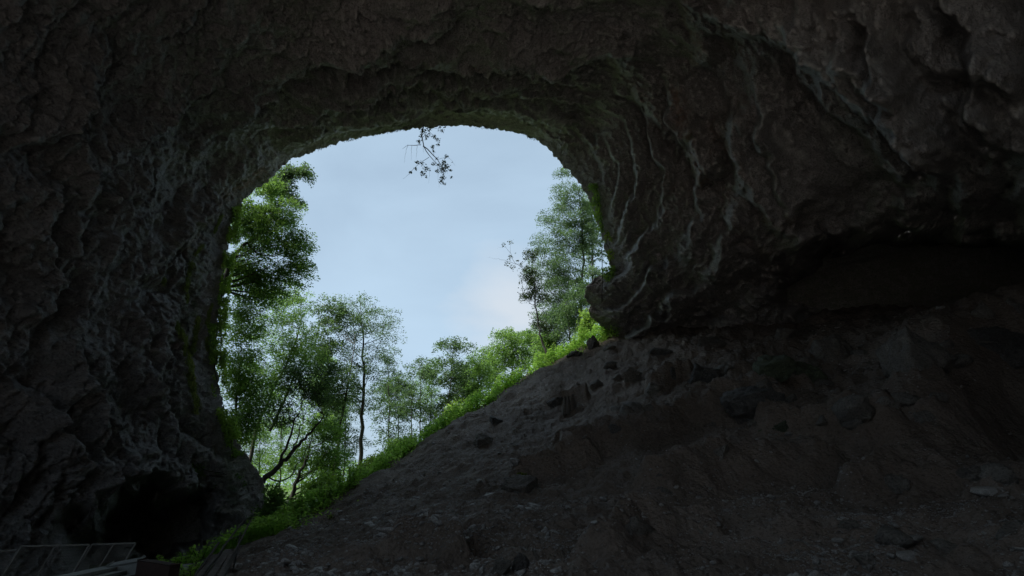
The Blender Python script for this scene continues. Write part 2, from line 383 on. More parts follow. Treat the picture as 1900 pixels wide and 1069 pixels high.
L.new(base, p.inputs['Base Color']); p.inputs['Roughness'].default_value = 0.7; p.inputs['Specular IOR Level'].default_value = 0.35
h = mathn(N, L, 'ADD', mathn(N, L, 'MULTIPLY', n2, 0.35), mathn(N, L, 'MULTIPLY', n3, 0.12))
vv = N.new("ShaderNodeTexVoronoi"); vv.inputs['Scale'].default_value = 7; L.new(vec, vv.inputs['Vector'])
h = mathn(N, L, 'SUBTRACT', h, mathn(N, L, 'MULTIPLY', vv.outputs['Distance'], 0.10))
b = N.new("ShaderNodeBump"); b.inputs['Distance'].default_value = 0.32; b.inputs['Distance'].default_value = 0.6; L.new(h, b.inputs['Height']); L.new(b.outputs[0], p.inputs['Normal']); L.new(p.outputs[0], o.inputs[0])
M_GROUND = m
# litter only beyond the crest line
cd, cs, ct = seg_field(V[:, 0], V[:, 1], CREST[:, :2])
litter = sstep(-0.5, 1.5, cd * np.where(cs == 0, 1, cs)) * (V[:, 1] > 24)
LITTER_SIGN = 1
bounce_floor = 1 - sstep(8, 11.5, np.hypot(V[:, 0] - 1, V[:, 1] + 5) + 1.5 * fbm(V * np.array([0.3, 0.3, 0]), 3))  # unseen pale floor patch added to bounce sun into the cave
g = make_mesh("ground", V, FQ, M_GROUND, attrs={'litter': litter, 'bounce_floor': bounce_floor})
tag(g, kind='structure', label='dark earth and scree slope rising across the cave floor')

# ------------------------------------------------------------------ cave wall
AX = unit(rdir(790, 560)); UPV = unit(np.array([0, 0, 1.0]) - AX * AX[2]); RT = np.cross(AX, UPV)
def polar(d):
    c = d @ AX; a = np.arccos(np.clip(c, -1, 1)); return a, np.arctan2(d @ RT, d @ UPV)   # 0 = up, + = right
rim = [(478,1030,34),(484,980,34),(494,925,35),(487,885,35),(455,842,34.5),(424,790,34),(408,720,34),(402,650,34),(407,580,34),(418,500,34.5),(428,420,35),(442,385,35.5),
       (472,352,36),(505,327,36),(532,301,36.5),(572,283,37),(622,266,37.5),(690,251,38),(750,241,38),(800,236,38.5),(860,234,39),(920,239,39),(962,247,39.5),
       (1000,262,40),(1022,283,40),(1050,312,40),(1080,347,40),(1096,378,40.5),(1108,412,41),(1120,455,41.5),(1134,500,42),(1122,508,42),(1100,518,42),(1088,532,42),(1083,550,42.5),(1094,566,42.8),(1092,584,43.2),(1108,598,43.5),(1118,612,44),(1130,630,44.5),
       (1110,690,46),(1000,800,47),(800,960,45),(620,1080,38)]
rp = np.array(rim, float); rd = unit(rdir(rp[:, 0], rp[:, 1])); ra, rth = polar(rd)
od = np.argsort(rth); ra = ra[od]; rth = rth[od]; rYs = rp[od, 2]
tp = np.concatenate([rth - 2 * np.pi, rth, rth + 2 * np.pi])
def rim_a(t): return np.interp(t, tp, np.tile(ra, 3))
wc = [(a, b, y) for a, b, y in rim] + [
 (300,950,30),(120,980,24),(0,950,21.5),(0,700,20),(200,700,26.5),(330,700,31),(0,400,17.5),(200,400,24),(330,400,30),(0,100,15),(200,100,19),(0,0,14),(380,880,33),(380,1000,33),
 (400,0,18.5),(400,200,26),(600,0,20.5),(600,150,28),(600,220,34),(800,0,22),(800,120,30),(800,190,36),(1000,0,22.5),(1000,120,30),(1000,200,36),(1200,0,22.5),(1200,200,33),
 (1170,350,37.5),(1200,500,40),(1300,300,30),(1300,500,35.5),(1300,600,43),(1350,100,24.5),(1500,0,18.5),(1500,300,25),(1500,500,33),(1500,610,41),(1700,0,16.5),(1700,300,21.5),(1700,500,36),(1700,590,44),
 (1900,0,14.5),(1900,300,18.5),(1900,500,33),(1900,560,42)]
wd = [unit(rdir(a, b)) for a, b, y in wc]; wr = [np.linalg.norm(at(a, b, y) - np.array([0, 0, EYE])) for a, b, y in wc]
for d, r in [((-1,0.2,0),21),((-1,0,.5),17),((0,0.3,1),21),((0,-.6,1),19),((0,-1,0),32),((0,-1,.5),24),((1,0.1,0),36),((1,0.2,.4),20),((1,0.2,1),21),((-1,0,1),18),((0,0,-1),20),((1,0,-.6),25),((-1,0,-.6),22),
             ((-1,-1,0.1),25),((1,-1,.1),32),((0,1,-.8),30),((.6,1,-.8),28),((-.6,1,-.8),26)]:
    wd.append(unit(np.array(d, float))); wr.append(r)
WD = np.array(wd); WR = np.log(np.array(wr)); K1 = lambda r: r ** 1.5
keep = [0]
wwt, wlin = rbf_fit(WD, WR, K1)

# ledges and flutes seen in the rock: photo polyline, height (m), reach (px), which side stands proud (+1 right of travel), calcite, rust
LEDGES = [
 ([(1112,100),(1150,118),(1190,160),(1225,215),(1262,265),(1290,300),(1312,345)], 0.9, 70, -1, .55, .25),
 ([(1265,-20),(1285,30),(1300,85),(1296,125)], 0.8, 60, -1, .5, .5),
 ([(1308,-10),(1335,20),(1378,45),(1430,60),(1480,85),(1530,110),(1570,150),(1615,190),(1655,225),(1720,300),(1760,345)], 1.6, 130, -1, .7, .25),
 ([(1320,25),(1332,55),(1370,85),(1390,130),(1402,175),(1385,205),(1362,250)], 0.7, 70, -1, .55, .2),
 ([(1252,140),(1268,180),(1285,225),(1300,275),(1312,330),(1330,352)], 0.8, 60, -1, .6, .6),
 ([(1330,200),(1340,250),(1368,290),(1385,330),(1410,370),(1430,410),(1480,440)], 1.0, 140, -1, .45, .35),
 ([(1540,-10),(1565,60),(1572,110),(1600,135),(1640,160),(1700,190)], 0.9, 80, -1, .9, .2),
 ([(1690,-10),(1712,40),(1700,75),(1725,120),(1790,128),(1860,150),(1910,180)], 0.9, 80, -1, .9, .15),
 ([(1750,170),(1790,220),(1820,270),(1850,310)], 0.7, 60, -1, .8, .1),
 ([(1480,90),(1500,150),(1560,205),(1610,240),(1650,300),(1700,350)], 1.3, 110, -1, .15, .1),
 ([(1790,320),(1780,370),(1788,420),(1780,480)], 0.8, 60, -1, .5, .1),
 ([(1360,330),(1345,400),(1400,440),(1450,500)], 0.7, 80, -1, .3, .2),
 ([(1460,430),(1540,440),(1600,410),(1650,340)], 0.7, 80, 1, .1, .0),
 # roof strata
 ([(520,300),(560,265),(610,235),(680,212),(760,196),(860,172),(950,160),(1030,168),(1110,190),(1150,205)], 0.9, 55, -1, .35, .25),
 ([(600,190),(650,155),(700,135),(760,128),(830,150),(900,130),(990,128),(1080,145),(1120,160)], 1.1, 60, -1, .25, .2),
 ([(610,130),(660,95),(720,78),(780,85),(840,98),(920,92),(1010,100),(1090,92),(1160,100),(1195,130)], 1.5, 80, -1, .4, .25),
 ([(420,215),(480,160),(540,120),(610,95),(660,60),(730,30),(800,40),(870,20)], 1.0, 80, -1, .25, .1),
 ([(660,240),(760,215),(860,205),(960,212),(1040,230),(1100,262)], 0.5, 35, -1, .1, .1),
 # left wall folds
 ([(500,300),(450,330),(420,350),(380,400),(350,440),(320,480)], 0.8, 70, 1, .2, .6),
 ([(390,385),(360,410),(330,440),(300,480),(270,540)], 0.6, 60, 1, .5, .0),
 ([(245,560),(262,620),(250,660),(270,700),(280,760)], 0.9, 50, 1, .25, .15),
 ([(20,700),(60,760),(100,830),(130,870),(110,930)], 1.1, 70, 1, .35, .1),
 ([(110,690),(150,740),(165,800),(170,870),(200,930)], 1.1, 70, 1, .35, .2),
 ([(330,180),(260,240),(210,280),(160,330),(120,400)], 0.8, 80, 1, .3, .0),
 ([(200,60),(150,140),(120,200),(60,250),(0,280)], 0.9, 90, 1, .3, .0),
 ([(330,560),(300,640),(290,720),(330,800),(390,840),(470,880)], 0.8, 60, 1, .3, .2),
 ([(90,330),(70,420),(95,520),(60,620)], 0.9, 80, 1, .3, .1),
 ([(200,930),(215,900),(260,880),(310,890),(345,940),(400,960),(480,965)], 1.2, 60, -1, .1, .0),
 ([(320,900),(380,925),(430,930),(485,930)], 0.4, 30, -1, .1, 0), ([(340,980),(400,985),(480,990)], 0.4, 30, -1, .1, 0),
]
def base_r(d): return np.exp(rbf_eval(WD, wwt, wlin, d, K1))
def wall_p(d, attrs=False):
    base = base_r(d)
    ta = unit(np.cross(d, np.array([0.31, 0.17, 0.93]))); tb = np.cross(d, ta); ep = 0.02
    d1 = unit(d + ta * ep); d2 = unit(d + tb * ep); p0 = d * base[..., None]
    nrm = unit(np.cross(d1 * base_r(d1)[..., None] - p0, d2 * base_r(d2)[..., None] - p0)); nrm = nrm * -np.sign((nrm * d).sum(-1, keepdims=True))
    kx, ky, kf = proj(d); kk_ = (0.5 - 0.40 * sstep(1000, 1150, kx) * sstep(0.1, 0.3, kf))[..., None]; push = unit(nrm * kk_ - d * (1 - kk_))
    al, th = polar(d); px, py, fw = proj(d)
    P = d * base[..., None]; front = sstep(0.15, 0.4, fw)
    e = (al - rim_a(th))                                  # radians inside the rim
    edge = sstep(0.0, 0.05, e)
    warp = np.stack([noise(P * 0.13 + k * 31.7) for k in range(3)], -1)
    Q = P + warp * 2.2
    ml0 = (1 - sstep(380, 520, px)) * front; vis = fw > 0.05; fct = np.zeros(px.shape); Qv = Q[vis]
    Qv = Qv + 0.35 * np.stack([noise(P[vis] * 1.1 + k * 13.1) for k in range(3)], -1)
    fct[vis] = 2.2 * facets(Qv / np.array([3.6, 3.6, 2.4]), 0.8, 0.16) + 0.6 * facets(Qv / np.array([0.95, 0.95, 0.7]) + 7, 0.85, 0.14)
    dsp = 1.3 * fbm(Q * 0.10, 3) + 0.2 * ridged(Q * np.array([0.22, 0.22, 0.35]) + 3, 4, 0.5) + 0.16 * fct
    # wavy px space so that nothing is straight
    wx = px + 22 * fbm(P * 0.30 + 8, 4, 0.55); wy = py + 22 * fbm(P * 0.30 + 55, 4, 0.55)
    # flutes curving round the right shoulder
    cx, cy = 1030., 330.; rho = np.hypot(wx - cx, wy - cy); phi = np.arctan2(wy - cy, wx - cx)
    mr = sstep(1085, 1160, px) * (1 - sstep(1330, 1480, px)) * sstep(60, 180, py) * front
    fl = ridged(np.stack([np.log(rho + 30) * 7.5, phi * 1.3, np.zeros_like(phi)], -1) + 4, 3, 0.5)
    dsp = dsp * (1 - 0.45 * mr) + mr * 0.25 * (fl - 0.3)
    # strata wrapped round the roof
    e2 = e + 0.03 * fbm(P * 0.25 + 20, 3)
    mt = (1 - sstep(0.30, 0.45, e)) * sstep(-1.1, -0.6, th) * (1 - sstep(0.8, 1.2, th)) * front
    st = ridged(np.stack([e2 * 16, th * 1.6, np.zeros_like(th)], -1) + 2, 3, 0.5)
    dsp = dsp + mt * 0.2 * st
    # left wall: folds raking down to the left
    ml = (1 - sstep(380, 520, px)) * front
    lf = ridged(np.stack([(wx * 0.8 + wy * 0.35) / 75, (wy * 0.8 - wx * 0.35) / 260, np.zeros_like(px)], -1) + 9, 5, 0.6)
    dsp = dsp + ml * 0.15 * lf
    def saw(x, k=0.22):
        f = x - np.floor(x); return np.where(f < k, sstep(0, k, f), 1 - (f - k) / (1 - k))
    w1 = fbm(P * 0.16 + 21, 3); w2 = fbm(P * 0.5 + 33, 3, 0.55); w3 = fbm(P * 1.6 + 12, 2)
    # broken beds: long tilted faces following the bedding of each part of the cave
    def bed(u, v, k, tl=0.9, of=0.10):
        o_ = np.zeros(px.shape); c_ = np.stack([u, v, 0.35 + 0 * u], -1)[vis]; c_ = c_ + 0.22 * np.stack([noise(P[vis] * 0.8 + k + j_ * 9.1) for j_ in range(3)], -1); o_[vis] = facets(c_ + k, tl, of); return o_
    a1 = (wx * 0.80 + wy * 0.45); a2 = (wy * 0.80 - wx * 0.45)
    dsp = dsp + ml * (0.55 * bed(a1 / 95, a2 / 230, 4.0) + 0.35 * bed(a1 / 34, a2 / 90, 14.0) + 0.16 * bed(a1 / 13, a2 / 36, 24.0)
        + 1.0 * (0.5 + w1) * saw(-(px * 0.82 + py * 0.42) / 92 + 0.9 * w1 + 0.22 * w2 + 0.05 * w3) + 0.38 * saw(-(px * 0.75 + py * 0.5) / 31 + 1.6 * w1 + 0.5 * w2 + 0.12 * w3) * (0.5 + w2))
    mt2 = mt * (1 - ml) * (1 - mr)
    dsp = dsp + mt2 * (0.5 * bed(e2 * 9, th * 2.2, 34.0) + 0.3 * bed(e2 * 24, th * 6, 44.0) + 0.14 * bed(e2 * 60, th * 16, 54.0)
        + 1.9 * (0.55 + w1) * saw(e / 0.075 + 0.8 * w1 + 0.22 * w2 + 0.05 * w3) * sstep(0.01, 0.05, e) + 0.35 * saw(e / 0.026 + 1.5 * w1 + 0.5 * w2 + 0.1 * w3) * (0.5 + w2) * sstep(0.0, 0.03, e))
    mrr = np.clip(sstep(1085, 1160, px) * (1 - 0.6 * mt2), 0, 1) * front
    lr = np.log(rho + 30); rho0 = np.hypot(px - 1030, py - 330); lr0 = np.log(rho0 + 30); plate0 = np.exp(-(((px - 1540) / 110) ** 2 + ((py - 320) / 110) ** 2) ** 1.5)
    dsp = dsp + mrr * (0.6 * bed(lr * 6.5, phi * 2.2, 64.0) + 0.35 * bed(lr * 16, phi * 6, 74.0, 0.8) + 0.15 * bed(lr * 40, phi * 16, 84.0, 0.8)
        + np.clip(0.015 * rho0, 1.0, 3.0) * (0.65 + w1) * saw(lr0 * 4.6 + 0.5 * w1 + 0.16 * w2 + 0.04 * w3) + np.clip(0.003 * rho0, 0.25, 0.6) * (0.5 + w2) * saw(lr0 * 12 + 1.1 * w1 + 0.45 * w2 + 0.1 * w3)) * (1 - 0.8 * plate0)
    # smooth plate on the right
    plate = 0.9 * np.exp(-(((px - 1540) / 110) ** 2 + ((py - 320) / 110) ** 2) ** 1.5) * front
    dsp = dsp * (1 - 0.75 * plate)
    fq = lr0 * 4.6 + 0.5 * w1 + 0.16 * w2 + 0.04 * w3; fq = fq - np.floor(fq)
    cal_lit = 0.75 * mr * np.exp(-((fq - 0.17) / 0.06) ** 2) * sstep(-0.1, 0.5, w2 + 0.4 * w3) * sstep(-0.3, 0.3, w1); rust = np.zeros_like(px)  # pale mineral streaks; the lip bands also paint in light from the mouth
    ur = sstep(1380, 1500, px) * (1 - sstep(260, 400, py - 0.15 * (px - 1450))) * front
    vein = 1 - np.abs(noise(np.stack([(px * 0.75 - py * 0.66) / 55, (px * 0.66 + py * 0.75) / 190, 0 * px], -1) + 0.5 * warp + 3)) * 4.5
    cal_lit = np.maximum(cal_lit, 0.85 * ur * np.clip(vein, 0, 1) * sstep(-0.35, 0.35, w2 + 0.6 * w3))
    ru2 = (1 - sstep(1010, 1130, px)) * sstep(560, 620, px) * sstep(120, 200, py); cal_lit = np.maximum(cal_lit, 0.35 * ru2 * np.exp(-((e - 0.05 - 0.012 * w2) / 0.008) ** 2))
    bx = px + 9 * fbm(P * 1.1 + 3, 3, 0.6); by = py + 9 * fbm(P * 1.1 + 77, 3, 0.6)
    for pts, h, reach, sd, c, ru in LEDGES:
        x0, y0 = np.min(pts, 0) - reach - 60; x1, y1 = np.max(pts, 0) + reach + 60
        mk = (px > x0) & (px < x1) & (py > y0) & (py < y1) & (fw > 0.1)
        if not mk.any(): continue
        dd, s, t = seg_field(bx[mk], by[mk], pts); q = dd * s * sd
        fade = sstep(0, 0.1, t) * (1 - sstep(0.88, 1, t))
        lo_ = -22 if x0 > 900 else -12; prof = sstep(lo_, 5, q) * (1 - sstep(reach * 0.15, reach, q)) - 0.35 * (1 - sstep(lo_, 5, q)) * sstep(lo_ - reach * 0.5, lo_, q)
        dsp[mk] += h * (2.1 if x0 > 900 else (1.9 if y1 < 420 else 1.2)) * prof * fade
        nb = sstep(-0.2, 0.5, noise(P[mk] * 0.6 + 5))
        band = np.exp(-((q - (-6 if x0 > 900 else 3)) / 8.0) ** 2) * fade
        st2 = sstep(-0.5, 0.6, noise(np.stack([q / 6.0, t * np.hypot(x1 - x0, y1 - y0) / 30, 0 * q], -1) + 7)); cal_lit[mk] = np.maximum(cal_lit[mk], (min(1, c * 1.6) if x0 > 900 and y1 < 640 else c * 0.6) * band * (0.25 + 0.75 * nb) * (0.3 + 0.7 * st2)); rust[mk] = np.maximum(rust[mk], ru * np.exp(-((q + 6) / 12.0) ** 2) * fade * (1 - nb * 0.5))
    # dark alcove low on the left, deep gallery low on the right
    hx = wx + 45 * fbm(P * 0.45 + 5, 3); hy = wy + 35 * fbm(P * 0.45 + 15, 3); hole = np.exp(-(((hx - 255) / 112) ** 2 + ((hy - 990 + 0.25 * (hx - 255)) / 66) ** 2) ** 1.6) * front
    gal = np.exp(-(((wx - 1740) / 250) ** 2 + ((wy - 525) / 80) ** 2) ** 1.4) * front
    # the nose of rock that hangs at the right foot of the mouth
    fine = 0.14 * fbm(Q * 0.9 + 2, 4, 0.55) + 0.04 * ridged(P * 1.9 + 5, 3, 0.6)
    ff = np.zeros(px.shape); Pv = P[vis] + 0.15 * np.stack([noise(P[vis] * 2.3 + k * 7.7) for k in range(3)], -1)
    ff[vis] = 0.24 * facets(Pv / np.array([0.62, 0.62, 0.42]) + 3, 0.95, 0.12) + 0.10 * facets(Pv / np.array([0.27, 0.27, 0.2]) + 5, 0.95, 0.12)
    fine = fine + ff
    fine = fine * (1 - 0.6 * plate)
    dsp = (dsp * (0.12 + 0.88 * edge) + fine * (0.75 + 0.25 * edge))
    r = d * (base + 9 * hole + 6 * gal + 70 * gal ** 2)[..., None] + push * ((0.68 + 0.17 * sstep(1050, 1250, px) * front) * dsp)[..., None]
    if attrs:
        cool = np.clip(ml * 0.8 + sstep(1450, 1750, px) * 0.6 * front, 0, 1)
        moss = ml * (sstep(300, 420, px)) * sstep(0.0, 0.5, noise(P * np.array([0.6, 0.6, 0.16]) + 2)) * sstep(330, 480, py)
        wet = np.maximum(0.9 * (1 - sstep(330, 520, px + 120 * fbm(P * 0.12 + 71, 4))) * front, 0.35 * (1 - sstep(0.05, 0.24, e + 0.06 * fbm(P * 0.2 + 91, 4)))); return r, cal_lit, rust, cool, moss, wet  # damp left wall; the rim darkening is shade painted into the rock colour
    return r
def wall_pt(px, py, off=0.0):
    d = unit(rdir(px, py)); return np.array([0, 0, EYE]) + wall_p(d.reshape(-1, 3)).reshape(d.shape) - d * off

nth = 1500; nal = 520
th = np.linspace(-np.pi, np.pi, nth, endpoint=False)
s_ = np.concatenate([np.linspace(0, 0.31, 560), np.linspace(0.31, 0.62, 60)[1:], np.linspace(0.62, 1.0, 44)[1:]]); nal = len(s_)
TH, SS = np.meshgrid(th, s_); A0 = rim_a(TH)
# small ragged edge on the rim itself
A0 = A0 + 0.0034 * fbm(np.stack([np.cos(TH) * 22, np.sin(TH) * 22, TH * 0], -1), 4, 0.65)
AL = A0 + (np.pi - 0.001 - A0) * SS
D = (np.cos(AL)[..., None] * AX + np.sin(AL)[..., None] * (np.cos(TH)[..., None] * UPV + np.sin(TH)[..., None] * RT))
r, cal_lit, rust, cool, moss, wet = wall_p(D, True)
W = np.array([0, 0, EYE]) + r
# unseen openings added above and behind the camera for fill daylight
FILL_HOLE = unit(np.array([-0.62, -0.55, 0.66])); hole_a = np.arccos(np.clip(D @ FILL_HOLE, -1, 1)) + 0.05 * fbm(D * 5, 3)
FILL_HOLE2 = unit(np.array([-0.42, -0.90, 0.14])); hole_b = np.arccos(np.clip(D @ FILL_HOLE2, -1, 1)) + 0.05 * fbm(D * 5, 3) + 2.0 * np.maximum(D[..., 2] - 0.45, 0)
# outer cliff: turns over the rim and climbs away outside
rim0 = W[0]; outd = rim0 - np.array([rim0[:, 0].mean(), 0, 12.0]); outd[:, 1] = 0; outd = unit(outd)
rings = []
for dist, dy in [(0.35, 0.5), (0.9, 0.9), (2, 1.1), (4, 1.0), (7, 0.6), (11, 0), (17, -1), (26, -4), (40, -9), (60, -16), (95, -28)]:
    q = rim0 + outd * dist; q = q + np.array([0, 1, 0]) * (dy + 0.9 * min(dist, 6) / 6 * fbm(q * 0.25, 4))[:, None]; rings.append(q)
rings = rings[::-1]; no = len(rings)
ALLV = np.concatenate([np.array(rings), W], 0); nt_ = len(ALLV)
i, j = np.meshgrid(np.arange(nt_ - 1), np.arange(nth), indexing='ij'); j2 = (j + 1) % nth
WF = np.stack([i * nth + j, i * nth + j2, (i + 1) * nth + j2, (i + 1) * nth + j], -1).reshape(-1, 4)
open_ = np.concatenate([np.zeros((no, nth), bool), (hole_a < 0.60) | (hole_b < 0.27)], 0).ravel(); WF = WF[~open_[WF].any(1)]
pad = np.zeros(no * nth)
cv = make_mesh("cave_wall", ALLV.reshape(-1, 3), WF, M_CAVE, attrs={'calcite_lit': np.concatenate([pad, cal_lit.ravel()]), 'rust': np.concatenate([pad, rust.ravel()]),
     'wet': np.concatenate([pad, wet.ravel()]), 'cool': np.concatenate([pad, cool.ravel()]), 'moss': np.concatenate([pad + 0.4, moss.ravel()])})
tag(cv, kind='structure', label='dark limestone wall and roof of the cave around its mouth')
#MARK_OBJECTS
# ------------------------------------------------------------------ rocks
import bmesh
def ico(sub):
    bm = bmesh.new(); bmesh.ops.create_icosphere(bm, subdivisions=sub, radius=1.0)
    v = np.array([x.co[:] for x in bm.verts]); f = np.array([[q.index for q in t.verts] for t in bm.faces]); bm.free(); return unit(v), f
ICO = {k: ico(k) for k in (1, 2, 3, 5)}
def rock_shape(sub, seed, planes=9, rough=0.1):
    g_ = np.random.default_rng(seed); v, f = ICO[sub]; n = unit(g_.normal(size=(planes, 3))); dd = g_.uniform(0.5, 0.85, planes)
    c = v @ n.T; r = np.where(c > 0.05, dd / np.maximum(c, 0.05), 9).min(1); r = np.minimum(r, 1.3)
    if rough: r = r * (1 + rough * fbm(v * 2.2 + seed, 4, 0.6) + rough * 0.5 * facets(v * 3 + seed, 0.6, 0.2))
    return v * r[:, None], f
def boulder(x0, y0, x1, y1, label, mat, seed, flat=1.0, name="boulder", depth=0.8, group=None, sink=0.42, hard=False, top=None):
    G = gpt((x0 + x1) / 2, y1 - (y1 - y0) * 0.08); Y = G[1]; k = np.linalg.norm(rdir((x0 + x1) / 2, y1)) and Y / F / rdir((x0 + x1) / 2, y1)[1]
    wd_ = (x1 - x0) * k; hg = (y1 - y0) * k; v, f = rock_shape(5, seed, 13, 0.13)
    ext = np.abs(v).max(0); v = v / ext
    v = v * np.array([wd_ / 2, wd_ / 2 * depth, hg * 0.5 * (1 + sink)])
    v[:, 2] += hg * 0.5 * (1 - sink)
    v[:, 1] += wd_ * depth * 0.35; v[:, 0] += G[0] / G[1] * wd_ * depth * 0.35
    o = make_mesh(name, v, f, mat, smooth=False); o.location = G
    return tag(o, label, 'boulder', group)
BL = [
 (1335,698,1476,775,'big dark squat boulder standing alone on the middle of the slope', 0, 3),
 (1388,655,1478,712,'greenish block of rock just behind the big dark boulder', 1, 5),
 (1452,662,1535,716,'low mossy rock ledge to the upper right of the greenish block', 1, 8),
 (1512,620,1604,676,'pale rounded rock at the top of the slope beside the huge rock mass', 0, 12),
 (1602,590,1775,700,'huge rugged rock mass with a pale left edge at the top of the slope', 0, 14),
 (1740,600,1930,690,'long dark rock shelf running off beside the huge rock mass', 0, 17),
 (1402,779,1486,816,'tilted flat slab lying just below the big dark boulder', 1, 21),
 (1386,776,1420,797,'small block touching the upper end of the tilted slab', 0, 22),
 (1268,672,1346,716,'dark wedge shaped rock above and left of the big dark boulder', 0, 25),
 (1234,680,1272,714,'small dark rounded rock left of the wedge shaped rock', 0, 27),
 (1150,682,1196,714,'pale angular rock high on the slope under the mouth edge', 0, 31),
 (1126,784,1168,808,'lone dark rock at the upper end of the long earth step', 0, 33),
 (926,884,1004,916,'flat rock slab with yellow weeds above it on the lower slope', 0, 36),
 (948,1034,986,1072,'upright dark rock at the bottom edge of the slope', 0, 41),
 (905,1044,950,1078,'low broken rock beside the upright dark rock at the bottom', 0, 43),
 (1556,968,1604,988,'pale bluish flat stone among the rubble on the lower right', 0, 45),
 (1586,1032,1644,1066,'large blunt stone at the bottom right of the rubble', 0, 48),
 (1308,828,1362,862,'grey cracked stone below the tilted slab', 0, 51),
 (1735,1004,1790,1028,'pale angular stone near the lower right corner', 0, 53),
 (1690,748,1748,792,'broad rock at the edge of the black hollow', 0, 55),
 (1640,884,1690,926,'angular block standing among the rubble below the black hollow', 0, 58),
 (1084,612,1114,652,'pointed dark boulder at the crest under the hanging rock', 0, 61),
 (1050,644,1090,664,'flat dark boulder in the greenery beside the pointed boulder', 0, 63),
 (1795,560,1870,606,'broken pale rock in the heap at the upper right', 0, 66),
 (1850,538,1930,585,'topmost rock of the heap at the upper right', 0, 68),
 (1200,640,1262,668,'low dark rock high on the slope below the right wall', 0, 71),
 (1290,622,1350,650,'broken rock in the rubble line at the foot of the right wall', 0, 73),
 (1420,606,1490,632,'small rock ridge at the foot of the black right wall', 0, 75),
 (1010,735,1050,756,'half buried dark rock beside the old stump', 0, 77),
 (1085,700,1130,725,'brown rock sticking out above the old stump', 0, 79),
 (900,655+115,935,790,'small dark rock just below the green crest', 0, 81),
 (868,806,925,832,'low rock left of the long earth step near the crest', 0, 83),
 (1500,700,1560,722,'thin rock ledge right of the big dark boulder', 0, 85),
 (1210,905,1262,925,'small rock poking from the lower earth step', 0, 87),
]
for x0, y0, x1, y1, lab, mo, sd_ in BL: boulder(x0, y0, x1, y1, lab, M_MOSSROCK if mo else (M_DARKROCK if 'dark' in lab.split(' rock')[0] else M_ROCK), sd_)

# medium rocks half buried in the upper band of the slope
rg = np.random.default_rng(5); mprot = []
for k in range(46):
    px_ = rg.uniform(1130, 1890); py_ = rg.uniform(618, 770) if k < 34 else rg.uniform(770, 1000); G = gpt(px_, py_); s1 = rg.uniform(0.28, 0.75) * (0.7 if k >= 34 else 1)
    if k < 8:
        v, f = rock_shape(3, 500 + k, 11, 0.12); mprot.append(make_mesh("buried_rock", v, f, M_ROCK, smooth=False)); o = mprot[k]
    else: o = mprot[k % 8].copy(); COL.objects.link(o)
    o.location = G; o.scale = (s1, s1 * rg.uniform(.6, 1), s1 * rg.uniform(.45, .8)); o.rotation_euler = (rg.uniform(-.4, .4), rg.uniform(-.4, .4), rg.uniform(0, 6.28))
    tag(o, 'medium broken rock half buried in the dark earth of the slope', 'rock', 'half buried rocks in the slope')

# loose stones and rubble lie on the points of the ground sheet
GP = np.stack([gx, gy, gz], -1); fr = np.arange(len(front))
def ground_samples(n, weight):
    rows = np.where((rad > 9) & (rad < 44))[0]; cols = fr[2:-2]
    RR, CC = np.meshgrid(rows, cols, indexing='ij'); pts = GP[RR, CC].reshape(-1, 3); d = pts - np.array([0, 0, EYE])
    px, py, fw = proj(d); wgt = weight(pts, px, py) * ((px > -40) & (px < 1950) & (py < 1110)); wgt = np.maximum(wgt, 0); wgt /= wgt.sum()
    k = RNG.choice(len(pts), n, p=wgt); q = pts[k] + np.concatenate([RNG.normal(0, 0.02, (n, 2)), np.zeros((n, 1))], 1); return q
def inside(pts):   # in front of the crest and on the talus
    return (pts[:, 0] > -10.5 - 0.0 * pts[:, 1]) | ((pts[:, 1] > 17) & (pts[:, 0] > -12.5))
def crest_y(x): return np.interp(x, CREST[:, 0], CREST[:, 1])
def wrub(pts, px, py):
    n_ = fbm(pts * np.array([0.5, 0.5, 0]) + 3, 3)
    rt = sstep(1250, 1500, px) * sstep(800, 960, py); lf = (1 - sstep(900, 1150, px)) * sstep(780, 900, py); up = sstep(1100, 1300, px) * (1 - sstep(680, 760, py))
    return (0.45 + 1.4 * rt + 1.7 * lf + 0.9 * up) * np.clip(0.5 + n_, 0.03, 2) * inside(pts) * (pts[:, 1] < crest_y(pts[:, 0]) + 0.3)
variants = [rock_shape(1, 200 + k, 6, 0.03) for k in range(16)]
def rubble(n, smin, smax, name, pw=2.6):
    q = ground_samples(n, wrub); vs = []; fs = []; base = 0
    u = RNG.random(n); sz = smin * (1 - u * (1 - (smin / smax) ** pw)) ** (-1 / pw)
    for k in range(n):
        v, f = variants[k % 16]; a = RNG.random() * 6.28; c, s_n = math.cos(a), math.sin(a)
        vv_ = v * np.array([1, RNG.uniform(.55, 1), RNG.uniform(.3, .7)]) * sz[k]
        vv_ = np.stack([vv_[:, 0] * c - vv_[:, 1] * s_n, vv_[:, 0] * s_n + vv_[:, 1] * c, vv_[:, 2] + vv_[:, 0] * RNG.uniform(-.35, .35)], -1)
        vs.append(vv_ + q[k] + [0, 0, sz[k] * 0.12]); fs.append(f + base); base += len(v)
    return make_mesh(name, np.concatenate(vs), np.concatenate(fs), M_STONE, smooth=False)
o = rubble(46000, 0.016, 0.11, "rubble"); tag(o, 'loose gravel and stone chips strewn over the cave slope', None, None, 'stuff')
q = ground_samples(250, wrub); protos = []
for k in range(10):
    v, f = rock_shape(2, 300 + k, 6, 0.03)
    protos.append(make_mesh("loose_stone", v, f, M_STONE, smooth=False))
